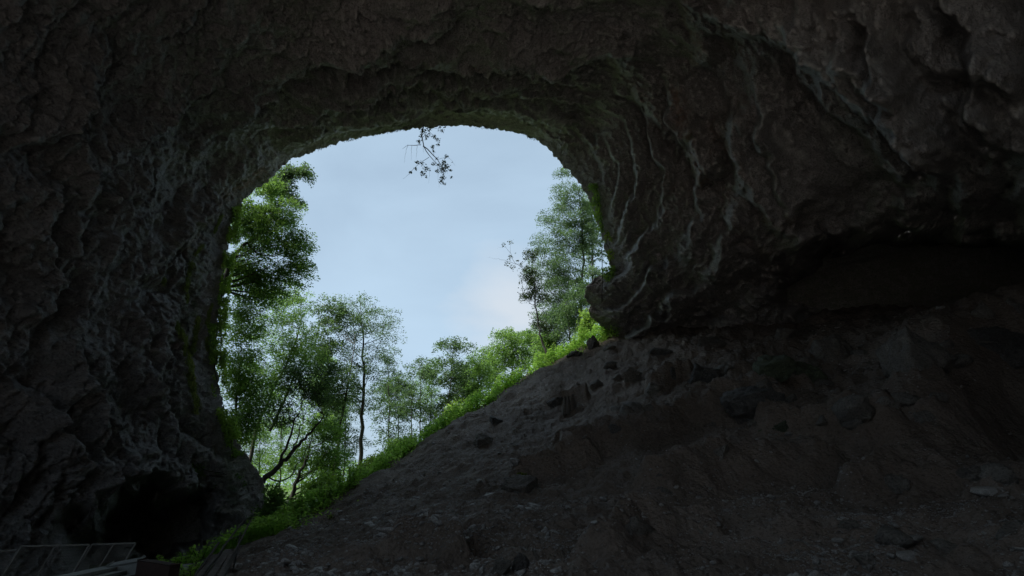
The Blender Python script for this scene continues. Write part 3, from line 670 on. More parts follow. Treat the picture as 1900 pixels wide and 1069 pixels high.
for k in range(250):
    if k < 10: st_ = protos[k]
    else: st_ = protos[k % 10].copy(); COL.objects.link(st_)
    s1 = 0.10 * (1 - random.random() * 0.97) ** -0.38
    st_.location = (q[k][0], q[k][1], q[k][2] + s1 * 0.1)
    st_.scale = (s1, s1 * random.uniform(.45, .85), s1 * random.uniform(.25, .55)); st_.rotation_euler = (random.uniform(-.3, .3), random.uniform(-.3, .3), random.uniform(0, 6.28))
    tag(st_, 'small angular grey stone lying loose on the dark slope', 'stone', 'loose stones scattered over the slope')

# old stump with split wood
G = gpt(1056, 764); mb = MB()
for k in range(7):
    a = k * 0.9; r1 = 0.28; h1 = random.uniform(0.6, 1.0)
    p0 = (G[0] + math.cos(a) * r1, G[1] + math.sin(a) * r1 * .6, G[2] - 0.2); p1 = (G[0] + math.cos(a) * r1 * .85, G[1] + math.sin(a) * r1 * .5, G[2] + h1)
    mb.tube([p0, [(p0[i] + p1[i]) / 2 for i in range(3)], p1], [0.16, 0.13, 0.07], 7)
mb.tube([(G[0], G[1], G[2] - .2), (G[0], G[1], G[2] + .5)], [0.28, 0.22], 8)
tag(mb.build("tree_stump", M_WOOD, origin=tuple(G)), 'old split grey tree stump standing in the upper slope', 'stump')

# ------------------------------------------------------------------ foliage
def leaf_mesh(c, size, up=0.6, seed=0, width=0.55, direction=None):
    g_ = np.random.default_rng(seed); n = len(c); nrm = unit(g_.normal(size=(n, 3)) * (1 - up) + np.array([0, 0, up]))
    a = g_.normal(size=(n, 3)) if direction is None else direction + g_.normal(size=(n, 3)) * 0.45
    a = unit(a - nrm * (a * nrm).sum(-1, keepdims=True)); b_ = np.cross(nrm, a)
    L_ = (size * g_.uniform(0.6, 1.3, n))[:, None]; W_ = L_ * width
    v = np.stack([c - a * L_ * .5, c + b_ * W_ * .5 - a * L_ * 0.05 + nrm * L_ * .06, c + a * L_ * .55 - nrm * L_ * .08, c - b_ * W_ * .5 - a * L_ * 0.05 + nrm * L_ * .06], 1).reshape(-1, 3)
    return v, np.arange(4 * n).reshape(-1, 4), np.repeat(g_.random(n), 4)
def leaves(name, c, size, mat, parent=None, origin=(0, 0, 0), **k):
    v, f, va = leaf_mesh(np.asarray(c), size, **k); o = make_mesh(name, v - np.array(origin), f, mat, parent, smooth=False, attrs={'vary': va})
    if not parent: o.location = origin
    return o
LM = {
 'deep':  leaf_material("deep_green_leaves", (0.040, 0.078, 0.040), (0.085, 0.15, 0.062), 0.5),
 'mid':   leaf_material("mid_green_leaves", (0.075, 0.145, 0.042), (0.15, 0.265, 0.07), 0.55),
 'fresh': leaf_material("fresh_green_leaves", (0.08, 0.17, 0.04), (0.31, 0.46, 0.10), 0.45),
 'lime':  leaf_material("lime_weed_leaves", (0.17, 0.34, 0.05), (0.42, 0.62, 0.12), 0.6, tcol=(0.60, 0.85, 0.15)),
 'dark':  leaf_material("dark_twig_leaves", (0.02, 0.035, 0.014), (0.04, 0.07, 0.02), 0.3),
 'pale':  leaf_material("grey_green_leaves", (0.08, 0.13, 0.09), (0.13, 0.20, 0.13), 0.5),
 'gold':  leaf_material("yellow_green_leaves", (0.14, 0.22, 0.03), (0.26, 0.34, 0.04), 0.5),
}
def smooth_line(pts, n, wob=0.0, seed=0):
    pts = np.asarray(pts, float); g_ = np.random.default_rng(seed); d = np.concatenate([[0], np.cumsum(np.linalg.norm(np.diff(pts, axis=0), axis=1))])
    t = np.linspace(0, d[-1], n); q = np.stack([np.interp(t, d, pts[:, k]) for k in range(3)], -1)
    for _ in range(3): q[1:-1] = 0.25 * q[:-2] + 0.5 * q[1:-1] + 0.25 * q[2:]
    if wob: q[1:-1] += g_.normal(0, wob, (n - 2, 3))
    return q
TREE_N = [0]
def tree(name, label, trunk, r0, crowns, nleaf, mat, leaf=0.15, group=None, ground=True, extra=(), limbs=26, cat='tree', gap=0.0, spray=1.0, bark=None):
    """trunk: photo points with distance; crowns: (px, py, Y, rx, ry) of each leafy mass in photo units at that distance"""
    TREE_N[0] += 1; sd_ = TREE_N[0] * 101; g_ = np.random.default_rng(sd_)
    T = [at(*q) for q in trunk]
    if ground:
        b = T[0].copy(); zg = float(ground_z(np.array([b[0]]), np.array([b[1]]))[0])
        if zg < b[2] - 0.1: T = [np.array([b[0], b[1], zg - 0.3])] + T
        else: T[0][2] = zg - 0.3
    base = T[0].copy(); Tl = smooth_line(T, 22, 0.05, sd_)
    root = empty(name, tuple(base)); tag(root, label, cat, group)
    mb = MB(); rr = r0 * np.linspace(1, 0, 22) ** 0.8 + 0.015; mb.tube(Tl - base, list(rr), 8)
    for ex in extra:
        e = smooth_line([at(*q) for q in ex[0]], 12, 0.04, sd_ + 5); mb.tube(e - base, list(ex[1] * np.linspace(1, 0.15, 12)), 6)
    tot = sum(c[3] * c[4] for c in crowns); allc = []; alld = []; tw = []
    for (cx, cy, Y, rx, ry) in crowns:
        C = at(cx, cy, Y); k = Y / F / rdir(cx, cy)[1]; ax = rx * k; az_ = ry * k; share = rx * ry / tot
        nt_w = max(6, int(nleaf * 1.45 * share / 34)); P = []
        while len(P) < nt_w:
            u = unit(g_.normal(size=(nt_w * 3, 3))) * (g_.random((nt_w * 3, 1)) ** 0.40)
            wob_ = 1 + 0.22 * noise(u * 1.7 + sd_)
            q = C + u * wob_[:, None] * np.array([ax, min(ax, 4.5) * 0.9, az_])
            cl = fbm(q / max(0.9, 0.35 * ax) + sd_, 2); q = q[cl > gap]; P += list(q)
        P = np.array(P[:nt_w]); tw.append(P)
    tw = np.concatenate(tw)
    out_ = tw - Tl[np.argmin(np.linalg.norm(tw[:, None] - Tl[None], axis=-1), axis=1)]; out_[:, 2] *= 0.3; out_ = unit(out_ + g_.normal(0, .25, out_.shape))
    nl = 34; s = g_.uniform(-0.5, 0.5, (len(tw), nl, 1)) * spray * 1.25; side = g_.uniform(-1, 1, (len(tw), nl, 1)) * 0.30 * spray * (1 - 0.5 * np.abs(s))
    perp = unit(np.cross(out_, [0, 0, 1.0])); droop = -0.22 * (s + 0.3) ** 2 * spray
    c = tw[:, None] + out_[:, None] * s + perp[:, None] * side + np.array([0, 0, 1.0]) * (droop + g_.normal(0, 0.15, (len(tw), nl, 1)))
    dirn = np.repeat((out_[:, None] + perp[:, None] * np.sign(side) * 0.7).reshape(-1, 3), 1, axis=0)
    c = c.reshape(-1, 3)
    leaves("crown", c - base, leaf * float(g_.uniform(0.95, 1.4)), LM[mat], root, up=0.38, seed=sd_, direction=dirn)
    for k in g_.choice(len(tw), min(limbs, len(tw)), replace=False):
        e = tw[k]; dz = Tl[:, 2] - (e[2] - 0.9 * np.linalg.norm((Tl - e)[:, :2], axis=1) * 0.8); i_ = int(np.clip(np.argmin(np.abs(dz)), 3, 20))
        s0 = Tl[i_]; mid_ = (s0 + e) / 2 + [0, 0, -0.12 * np.linalg.norm(e - s0)]
        r_ = rr[i_] * 0.4; mb.tube(smooth_line([s0, mid_, e], 7, 0.03, int(k)) - base, list(np.linspace(r_, 0.012, 7)), 5, cap=False)
    mb.build("trunk", bark or M_BARK, root, smooth=True)
    return root

GR = 'trees outside the cave mouth'
tree("tree", 'tall slim tree with a dark straight trunk in the middle of the gap', [(668,888,50),(671,800,50),(676,700,50),(672,620,50),(668,560,50)], 0.24,
     [(665,580,50,45,36),(700,610,50,52,40),(640,620,50,36,50),(680,680,50,60,42),(660,745,51,50,36)], 13000, 'deep', 0.13, GR)
tree("tree", 'thin leaning tree just left of the tall straight trunk', [(616,895,47),(628,830,47),(640,740,47),(655,660,47),(658,620,47)], 0.17,
     [(612,580,49,36,34),(600,640,48,40,50),(625,720,47,42,50)], 9000, 'deep', 0.13, GR)
tree("tree", 'leaning tree with two thin trunks in the left part of the gap', [(465,830,43),(490,755,43),(520,700,43),(548,640,43),(560,590,43)], 0.2,
     [(540,560,44,46,40),(520,620,43,58,46),(560,660,44,46,46),(500,700,43,60,50)], 15000, 'mid', 0.13, GR, extra=[([(500,800,43.5),(520,760,43.5),(545,700,43.5),(570,650,43.5)], 0.13)], limbs=30)
tree("tree", 'large leafy tree leaning out of the left cliff high above the gap', [(405,560,37.5),(430,474,38.5),(460,452,39),(494,424,39.5),(505,400,39.5)], 0.2,
     [(500,350,40,30,28),(520,395,40,42,30),(545,450,40,36,30),(480,430,39.5,52,46),(540,500,40,38,34),(460,500,39.5,46,40),(490,540,40,52,36),(455,400,39,32,36)], 30000, 'mid', 0.12, GR, ground=False,
     extra=[([(460,452,39),(475,470,39),(505,478,39.5),(540,465,40)], 0.08)], gap=-0.12)
tree("tree", 'small treetop poking out under the left arch of the roof', [(480,420,42),(505,370,42),(530,330,42),(560,312,42)], 0.1,
     [(560,318,42,20,15),(530,320,42,22,16),(520,350,42,26,24),(545,372,42,15,10)], 5200, 'deep', 0.13, GR, ground=False, limbs=14)
tree("tree", 'bushy tree growing beside the lower left cliff', [(440,880,38),(435,800,38),(440,720,38.5),(450,640,39)], 0.16,
     [(450,600,39,42,44),(440,680,38.5,42,50),(470,740,39,46,50),(445,790,38,36,40)], 19000, 'mid', 0.12, GR, gap=-0.12)
tree("tree", 'dark forked trunk leaning steeply out of the foot of the left cliff', [(487,895,36),(500,882,36.2),(540,838,36.6),(575,805,37),(606,764,37.4)], 0.17,
     [(560,720,38,42,24),(605,700,38,34,26),(520,770,37,34,22),(590,740,38,30,16),(545,690,38,30,20)], 7000, 'deep', 0.12, GR, ground=False,
     extra=[([(520,858,36.4),(545,790,36.6),(562,745,37),(572,720,37)], 0.10), ([(545,832,36.6),(560,790,37),(568,760,37)], 0.06), ([(498,885,36),(520,900,36),(545,880,36),(562,850,36.5),(580,810,37)], 0.06)], limbs=16)
tree("tree", 'dark bent trunk with low branches behind the weeds at the ravine', [(536,935,42),(552,890,42),(568,850,42),(580,810,42)], 0.26,
     [(600,800,43,46,26),(580,850,43,50,30),(620,850,44,34,28)], 6500, 'mid', 0.12, GR, extra=[([(552,890,42),(590,868,42),(630,860,42)], 0.05), ([(545,940,42),(580,880,42),(620,815,42)], 0.06)], limbs=16)
tree("tree", 'slender pair of trunks with thin foliage right of the tall tree', [(780,830,56),(779,760,56),(780,700,56),(778,670,56)], 0.10,
     [(778,690,56,30,28),(765,740,56,36,34),(790,770,56,30,30)], 5200, 'deep', 0.13, GR, extra=[([(765,845,56),(763,780,56),(766,700,56)], 0.08)], limbs=18)
tree("tree", 'broad crowned young tree rising just right of the middle', [(828,800,56),(832,740,56),(838,690,56),(842,640,56)], 0.12,
     [(842,645,56,34,20),(830,690,56,44,34),(850,740,57,38,30),(820,770,57,32,22)], 8000, 'deep', 0.14, GR)
tree("tree", 'rounded leafy tree in the dip between two taller crowns', [(885,760,58),(888,700,58),(890,660,58)], 0.12,
     [(890,680,58,30,34),(880,725,58,36,30)], 6000, 'mid', 0.14, GR)
tree("tree", 'young tree with a flat layered top above the green bank', [(950,708,54),(951,670,54),(950,640,54),(945,615,54)], 0.11,
     [(945,625,54,34,18),(935,655,54,38,24),(965,670,54,36,26)], 7500, 'mid', 0.13, GR)
tree("tree", 'slim curved tree rooted at the top of the green bank', [(1026,676,44.5),(1012,650,44.5),(1002,620,44.5),(996,580,44.5),(991,540,44.5),(995,500,44.5)], 0.09,
     [(985,510,44.5,22,20),(1000,545,44.5,28,16),(990,470,45,18,14),(1010,600,46,22,20),(975,545,44.5,14,12)], 3200, 'dark', 0.12, GR,
     extra=[([(994,520,44.5),(975,500,44.5),(955,488,44.5),(946,474,44.5),(948,452,44.5)], 0.03), ([(960,490,44.5),(940,483,44.5),(925,480,44.5),(905,478,44.5)], 0.015), ([(948,470,44.5),(935,455,44.5),(922,462,44.5)], 0.012)], limbs=16, spray=0.8)
tree("tree", 'tall layered tree reaching up beside the right edge of the mouth', [(1075,640,56),(1078,560,56),(1082,480,56),(1080,400,56),(1070,340,56)], 0.2,
     [(1048,322,56,20,10),(1055,365,56,38,26),(1045,410,56,48,28),(1040,455,56,56,30),(1035,500,56,62,32),(1045,545,56,58,32),(1090,420,56,24,60),(1030,590,56,44,34)], 40000, 'deep', 0.13, GR, limbs=50, gap=0.06)
tree("tree", 'leafy tree filling the gap below the hanging rock on the right', [(1060,645,50),(1055,600,50),(1050,560,50)], 0.13,
     [(1050,590,50,34,30),(1075,560,50,26,32),(1035,620,50,36,18)], 8000, 'deep', 0.12, GR)
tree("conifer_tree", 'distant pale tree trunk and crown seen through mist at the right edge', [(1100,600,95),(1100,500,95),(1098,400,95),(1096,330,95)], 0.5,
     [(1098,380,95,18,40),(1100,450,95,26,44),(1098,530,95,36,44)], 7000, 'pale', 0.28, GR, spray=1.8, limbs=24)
bgt = [(600,820,60,'thin tree in the second row behind the leaning trunks','mid'),(720,850,58,'thin tree in the second row right of the tall straight trunk','deep'),(740,780,62,'spindly tree with sparse leaves left of the slender pair','deep'),
       (800,770,66,'faint back row tree between the pair and the broad young tree','mid'),(865,740,66,'back row tree behind the broad crowned young tree','deep'),(915,730,64,'back row tree beside the flat layered top','mid'),(990,670,62,'back row tree behind the slim curved tree','mid'),
       (520,900,62,'back row tree low behind the leaning forked trunk','mid'),(560,905,66,'low leafy tree between the forked trunk and the bent trunk','mid'),(625,900,64,'low leafy tree right of the dark bent trunk','mid'),(480,880,58,'leafy tree tucked behind the foot of the left cliff','mid'),
       (640,850,62,'dark narrow tree behind the tall straight trunk','deep')]
tops = [640,640,690,665,668,650,600,700,700,740,770,720]
for (bx_, by_, Y, lab, mt_), tp_ in zip(bgt, tops):
    hgt = by_ - tp_
    tree("tree", lab, [(bx_, by_, Y), (bx_ + 3, by_ - hgt * .5, Y), (bx_ - 2, tp_ + 12, Y)], 0.12, [(bx_, tp_ + 22, Y, 22, 22), (bx_ - 8, tp_ + hgt * .45, Y, 32, hgt * .25), (bx_ + 8, tp_ + hgt * .78, Y, 36, hgt * .2)],
         5000, mt_, 0.15, GR, limbs=14)
# leafy shrubs along the outer side of the crest
shr = [(500,945,34,26,34,'mid','low shrub at the foot of the leaning trunk'),(600,905,40,36,26,'fresh','shrub in front of the dark bent trunk'),(690,868,44,30,18,'fresh','shrub at the base of the tall straight tree'),
       (745,835,46,36,24,'mid','shrub on the bank right of the tall straight tree'),(860,765,48,34,20,'fresh','shrub on the bank below the broad young tree'),(1015,640,50,26,24,'mid','shrub behind the slim curved tree'),
       (1092,600,47,14,30,'fresh','narrow bush growing against the foot of the hanging rock')]
for cx, cy, Y, rx, ry, mt_, lab in shr:
    tree("shrub", lab, [(cx, cy + ry, Y), (cx, cy, Y)], 0.05, [(cx, cy, Y, rx, ry)], 3200, mt_, 0.13, 'shrubs along the green bank', limbs=8, cat='shrub', spray=0.8)

# far woods in the valley: one mass
n = 60000; yy = RNG.uniform(80, 150, n); xx = RNG.uniform(-62, 12, n) * yy / 100
top_ = 2.2 + 2.5 * fbm(np.stack([xx * 0.09, yy * 0.02, xx * 0], -1), 3); zz = top_ - 26 * RNG.random(n) ** 1.4
c = np.stack([xx, yy, zz], -1); c = c[fbm(c * 0.35, 2) > -0.15]
tag(leaves("far_forest", c, 0.55, LM['mid'], up=0.5, seed=5), 'distant woods filling the valley beyond the bank', None, None, 'stuff')

# bright ground cover along the crest
def on_ground(x, y, h): return np.stack([x, y, ground_z(x, y) + h], -1)
n = 70000; t = RNG.random(n); ci = t * (len(CREST) - 1); k = ci.astype(int); fr_ = ci - k; k = np.minimum(k, len(CREST) - 2)
b0 = CREST[k] * (1 - fr_)[:, None] + CREST[k + 1] * fr_[:, None]
off = RNG.normal(0.0, 0.8, n) - 0.8 * sstep(0.45, 0.75, t) + 0.7 * fbm(np.stack([t * 25, t * 0, t * 0], -1), 2)
tx = unit((CREST[k + 1] - CREST[k])[:, :2]); nx = np.stack([-tx[:, 1], tx[:, 0]], -1)
hh = (0.48 + 0.42 * fbm(np.stack([t * 60, off * 0.7, t * 0], -1), 2)) * RNG.random(n) * 1.5
x = b0[:, 0] + nx[:, 0] * off; y = b0[:, 1] + nx[:, 1] * off
c = on_ground(x, y, np.maximum(hh, 0.02) * (0.8 + 0.6 * sstep(0.2, 0.7, t)))
c = c[fbm(c * np.array([0.9, 0.9, 0.4]) + 5, 2) > -0.25]
tag(leaves("undergrowth", c, 0.17, LM['lime'], up=0.65, seed=9, width=0.6), 'bright green weeds covering the crest of the slope', None, None, 'stuff')

def weed(label, px, py, height, Yoff=0, n_st=3, lf=0.2, mat='lime', pt=None, lean=0.1, group='weeds by the slope edge'):
    G = (gpt(px, py) if pt is None else np.array(pt)); root = empty("weed", tuple(G)); tag(root, label, 'weed', group); mb = MB(); cs_ = []; ds = []
    for k in range(n_st):
        a = random.uniform(0, 6.28); b = np.array([math.cos(a), math.sin(a), 0]) * random.uniform(0, .15 * n_st ** .5 * (lf * 4)); h = height * random.uniform(.65, 1)
        tipv = b + np.array([math.cos(a) * lean, math.sin(a) * lean, 1]) * h; ln_ = smooth_line([b - [0, 0, .1], (b + tipv) / 2 + [0.03, 0, 0], tipv], 7); mb.tube(ln_, 0.012, 4)
        m_ = int(h / (lf * 0.45)) + 3
        for q_ in range(m_):
            t_ = (q_ + 0.6) / m_; p_ = b * (1 - t_) + tipv * t_; aa = q_ * 2.4 + a
            for w_ in (0, math.pi):
                d_ = np.array([math.cos(aa + w_), math.sin(aa + w_), -0.15]); cs_.append(p_ + d_ * lf * 0.55 * (1.15 - t_ * .6)); ds.append(d_)
    leaves("foliage", np.array(cs_), lf, LM[mat], root, up=0.75, seed=int(px), width=0.6, direction=np.array(ds)); mb.build("stem", M_VINE, root); return root
weed('single tall leafy weed against the dark rock beside the poles', 466, 1000, 1.15, n_st=1, lf=0.24)
weed('short leafy weed at the foot of the tall single weed', 452, 1010, 0.55, n_st=3, lf=0.24)
weed('bushy clump of broad leaves at the lower end of the green bank', 540, 972, 1.1, n_st=10, lf=0.26)
weed('leafy clump just right of the broad leaved clump on the bank', 565, 958, 0.9, n_st=8, lf=0.24)
weed('upright weeds under the dark bent trunk on the bank', 600, 938, 1.2, n_st=9, lf=0.24)
weed('upright weeds on the bank left of the tall tree', 630, 920, 1.3, n_st=9, lf=0.24)
weed('weeds just below the tall straight tree on the bank', 655, 905, 1.2, n_st=8, lf=0.22)
weed('sparse yellow weeds growing above the flat slab on the slope', 968, 888, 0.22, n_st=9, lf=0.09, mat='gold')
weed('thin yellowish creeper patch on the bare slope edge', 612, 962, 0.2, n_st=6, lf=0.10, mat='gold')
weed('small leafy tuft at the foot of the hanging rock', 1165, 612, 0.4, n_st=6, lf=0.16, mat='fresh')
# ferns by the concrete path
for k, (px, py, Y, lab) in enumerate([(318,1040,25.5,'low leafy plants at the left end of the concrete path'),(345,1034,26,'taller leafy plants behind the middle of the concrete path'),(372,1035,26.5,'leafy plants behind the right end of the concrete path'),(352,1062,20.5,'small green plants in front of the concrete path')]):
    P_ = at(px, py, Y); z = float(ground_z(np.array([P_[0]]), np.array([P_[1]]))[0]); weed(lab, px, py, 0.55, n_st=14, lf=0.22, pt=(P_[0], P_[1], z), lean=0.7, group='plants around the concrete path')

# things growing on the rock
def scatter_px(poly, n, seed=0):
    g_ = np.random.default_rng(seed); poly = np.array(poly, float); a, b = poly.min(0), poly.max(0); outp = []
    while len(outp) < n:
        q = g_.uniform(a, b, (n * 2, 2)); ins = np.zeros(len(q), bool); j_ = len(poly) - 1
        for i_ in range(len(poly)):
            xi, yi = poly[i_]; xj, yj = poly[j_]
            ins ^= ((yi > q[:, 1]) != (yj > q[:, 1])) & (q[:, 0] < (xj - xi) * (q[:, 1] - yi) / (yj - yi + 1e-9) + xi); j_ = i_
        outp += list(q[ins])
    return np.array(outp[:n])
def creeper(label, poly, n, lf, mat, depth=0.7, seed=1, gap=-0.2):
    q = scatter_px(poly, n, seed); P_ = wall_pt(q[:, 0], q[:, 1]); P_ = P_[fbm(P_ * 0.9 + seed, 2) > gap]
    g_ = np.random.default_rng(seed); d = unit(P_ - np.array([0, 0, EYE])); P_ = P_ - d * g_.uniform(0.02, depth, (len(P_), 1)) + g_.normal(0, 0.05, P_.shape)
    ctr = P_.mean(0); root = empty("ivy", tuple(ctr)); tag(root, label, 'ivy', 'creepers hanging on the rock')
    leaves("foliage", P_ - ctr, lf, LM[mat], root, up=0.3, seed=seed, width=0.7)
    mb = MB(); lo = P_[np.argsort(P_[:, 2])]; idx = np.linspace(0, len(lo) - 1, 9).astype(int); mb.tube(smooth_line(lo[idx][::-1], 20) - ctr, 0.02, 4); mb.build("stem", M_VINE, root)
creeper('bright green ivy clinging to the right edge of the mouth, upper patch', [(1092,342),(1108,340),(1113,365),(1116,400),(1121,432),(1112,430),(1104,405),(1096,380)], 1500, 0.13, 'fresh', seed=3, gap=-0.35)
creeper('yellowish ivy patch lower down the right edge of the mouth', [(1118,425),(1128,428),(1142,455),(1140,485),(1130,498),(1124,460)], 800, 0.12, 'gold', seed=5, gap=-0.1)
creeper('round tuft of ivy on top of the hanging nose of rock', [(1118,498),(1140,492),(1142,508),(1128,524),(1118,515)], 800, 0.12, 'fresh', seed=7, gap=-0.5)
creeper('dense foliage draping the left cliff edge beside the trees', [(432,385),(448,382),(440,450),(428,520),(420,600),(418,680),(404,690),(406,560),(415,470)], 9500, 0.13, 'fresh', 0.8, seed=9)
creeper('leafy growth on the left cliff low down by the bushy tree', [(385,600),(412,600),(420,700),(438,780),(455,840),(430,850),(400,760),(392,690)], 7000, 0.13, 'fresh', 0.6, seed=11)
creeper('scattered green growth across the foot of the left wall', [(340,860),(400,870),(440,880),(480,900),(450,905),(400,905),(370,890)], 900, 0.12, 'mid', 0.2, seed=13, gap=0.05)
# moss curtains
mc = []
g_ = np.random.default_rng(77)
for pl, wdt, n in [([(410,400),(404,415),(398,432)], 3, 900), ([(352,488),(350,510),(347,540)], 4, 900), ([(300,518),(303,528)], 4, 300), ([(335,600),(342,630),(348,665),(352,700),(358,730),(366,765)], 6, 5200),
                   ([(372,588),(366,612),(360,640),(352,662)], 4, 2200), ([(392,565),(388,590),(384,600)], 3, 700), ([(380,628),(385,650)], 3, 500), ([(350,545),(352,560)], 3, 300), ([(375,455),(360,475)], 4, 300)]:
    pl = np.array(pl, float); t_ = g_.random(n) * (len(pl) - 1); k = np.minimum(t_.astype(int), len(pl) - 2); f_ = (t_ - k)[:, None]
    q = pl[k] * (1 - f_) + pl[k + 1] * f_ + g_.normal(0, wdt / 2, (n, 2)) * [1, 1]
    P_ = wall_pt(q[:, 0], q[:, 1]); d = unit(P_ - np.array([0, 0, EYE])); P_ = P_ - d * g_.uniform(-0.02, 0.22, (n, 1)) * np.exp(-np.abs(g_.normal(0, 1, (n, 1)))); mc.append(P_)
mc = np.concatenate(mc); v, f, va = leaf_mesh(mc, 0.16, up=0.0, seed=21, width=0.22, direction=np.tile([0, 0, -2.0], (len(mc), 1)))
o = make_mesh("moss", v, f, leaf_material("hanging_moss", (0.14, 0.20, 0.06), (0.29, 0.35, 0.12), 0.3), smooth=False, attrs={'vary': va}); tag(o, 'strips of hanging green moss on the left wall', None, None, 'stuff')

# hanging branch at the top of the mouth and the thin vine at the right
def px_tube(mb, pts, Y, r, org, n=10):
    q = smooth_line([at(a, b, Y) for a, b in pts], n, 0.01, 3) - org; mb.tube(q, list(np.linspace(r, r * 0.3, n)), 5)
org = at(785, 228, 38.0); root = empty("hanging_branch", tuple(org)); tag(root, 'leafy branch hanging from the roof edge in front of the sky', 'branch'); mb = MB(); Yh = 38.0
for pts, r_ in [([(788,222),(782,250),(781,262),(785,271),(796,291),(806,300),(812,305)], .06), ([(785,271),(795,277),(805,289),(813,297),(822,310),(824,335)], .045), ([(781,269),(770,270),(763,270),(757,268),(747,276)], .03),
                ([(757,268),(752,285),(750,302)], .012), ([(764,270),(763,285),(763,298)], .012), ([(774,270),(773,285),(772,296)], .012), ([(785,271),(786,285)], .01), ([(796,292),(786,300),(775,302),(765,318),(748,332)], .02),
                ([(790,238),(800,248),(808,254),(813,262),(813,272)], .02), ([(800,236),(815,240),(820,247)], .015), ([(812,305),(812,325),(815,350)], .01), ([(798,312),(795,340)], .01), ([(813,296),(825,292),(834,291),(845,308)], .012), ([(805,289),(803,275),(801,268)], .012)]:
    px_tube(mb, pts, Yh, r_, org)
mb.build("limb", M_BARK, root, smooth=True); cs_ = []
for cx, cy, rr_, n in [(785,243,6,46),(782,253,4,20),(797,240,5,26),(793,251,5,24),(806,253,4,20),(812,259,4,22),(813,268,3,12),(777,262,4,22),(779,266,3,10),(791,257,3,12),(802,273,4,18),(804,281,3,10),(811,294,3,12),
                       (776,301,4,24),(783,304,4,14),(772,313,3,14),(762,320,3,16),(791,313,6,44),(785,322,5,34),(791,328,3,12),(804,304,4,18),(813,306,3,14),(824,303,6,50),(822,315,7,80),(830,310,5,30),(821,330,5,44),(819,337,4,20),(824,341,3,10),(836,316,3,14),(838,329,3,10),(828,291,4,16),(811,318,4,18),(820,243,4,18),(825,236,3,10),(816,237,3,10),(839,301,1,2)]:
    n = int(n * 1.7); q = np.stack([g_.normal(cx, rr_ * .5, n), g_.normal(cy, rr_ * .5, n)], -1); cs_.append(at(q[:, 0], q[:, 1], Yh + g_.normal(0, .25, n)))
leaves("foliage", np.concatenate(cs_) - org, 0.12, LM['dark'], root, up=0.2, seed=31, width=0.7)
v0 = wall_pt(1121, 420, -0.3); mb = MB(); Yv = 41.3
tp_ = at(1116, 412, Yv); bt = at(1117, 560, Yv); mb.tube(smooth_line([tp_, (tp_ + bt) / 2 + [0.05, 0, 0], bt], 12, 0.01), 0.03, 5)
tag(mb.build("hanging_vine", M_VINE, origin=tuple(tp_)), 'thin bare vine hanging straight down at the right edge of the mouth', 'vine')
# leaf clusters on the side branch of the slim curved tree live in its crown as well
slim = [o for o in COL.objects if o.get('label', '').startswith('slim curved tree')][0]; cs_ = []
for cx, cy, rr_, n in [(934,454,4,24),(948,449,4,20),(946,477,5,34),(941,489,4,26),(951,497,5,34),(960,484,3,14),(966,491,4,26),(976,481,5,34),(978,497,5,34),(988,505,7,60),(956,470,2,4)]:
    q = np.stack([g_.normal(cx, rr_ * .55, n), g_.normal(cy, rr_ * .55, n)], -1); cs_.append(at(q[:, 0], q[:, 1], 44.5 + g_.normal(0, .25, n)))
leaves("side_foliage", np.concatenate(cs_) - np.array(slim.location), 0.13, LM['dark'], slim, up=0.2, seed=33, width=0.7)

# dry grass fringe on the roof edge
n = 620; qx = np.concatenate([g_.normal(736, 9, 130), g_.uniform(690, 765, 130), g_.normal(652, 8, 90), g_.normal(600, 10, 90), g_.normal(905, 12, 90), g_.normal(985, 8, 90)]); P_ = at(qx, np.interp(qx, [572, 622, 690, 741, 800, 860, 920, 962, 1000], [283, 266, 251, 241, 236, 234, 239, 247, 262]) + g_.uniform(-3, 2, n), 37.8)
v, f, va = leaf_mesh(P_, 0.22, up=0.0, seed=41, width=0.12, direction=np.tile([-0.2, 0, -2.0], (n, 1)))
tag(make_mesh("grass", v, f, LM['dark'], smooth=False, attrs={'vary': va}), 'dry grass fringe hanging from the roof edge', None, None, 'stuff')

# ------------------------------------------------------------------ works in the lower left corner
def panel(x0, x1, ytop0, ytop1, label, Y=14.0, net=True):
    a = at(x0, ytop0, Y); b = at(x1, ytop1, Y); kk = 1.0
    down = at(x0 - 44, ytop0 + 68, Y - 0.25) - a; down = down / abs(down[2]) * 1.95
    root = empty("fence_panel", tuple((a + b) / 2 + down)); org = np.array(root.location); tag(root, label, 'fence panel', 'mesh fence panels')
    c = b + down; d = a + down; mb = MB(); T_ = 0.022
    for p0, p1 in ((a, b), (b, c), (c, d), (d, a)): mb.tube([p0 - org, p1 - org], T_, 8)
    m0 = (a + b) / 2; mb.tube([m0 - org, m0 + down - org], 0.014, 6)
    mb.build("frame", M_METAL, root)
    ms = MB()
    for q_ in range(1, 44): t_ = q_ / 44; p_ = a * (1 - t_) + b * t_; ms.tube([p_ - org, p_ + down - org], 0.0033, 3, False)
    for q_ in range(1, 36): t_ = q_ / 36; ms.tube([a + down * t_ - org, b + down * t_ - org], 0.0033, 3, False)
    o = ms.build("mesh", M_METAL, root); return root
panel(-72, 34, 1026, 1021, 'fence panel of wire mesh at the left edge of the picture')
panel(40, 166, 1014, 1011, 'middle wire mesh fence panel, the widest one', 13.8)
panel(171, 252, 1011, 1008, 'wire mesh fence panel nearest the dark alcove', 14.0)
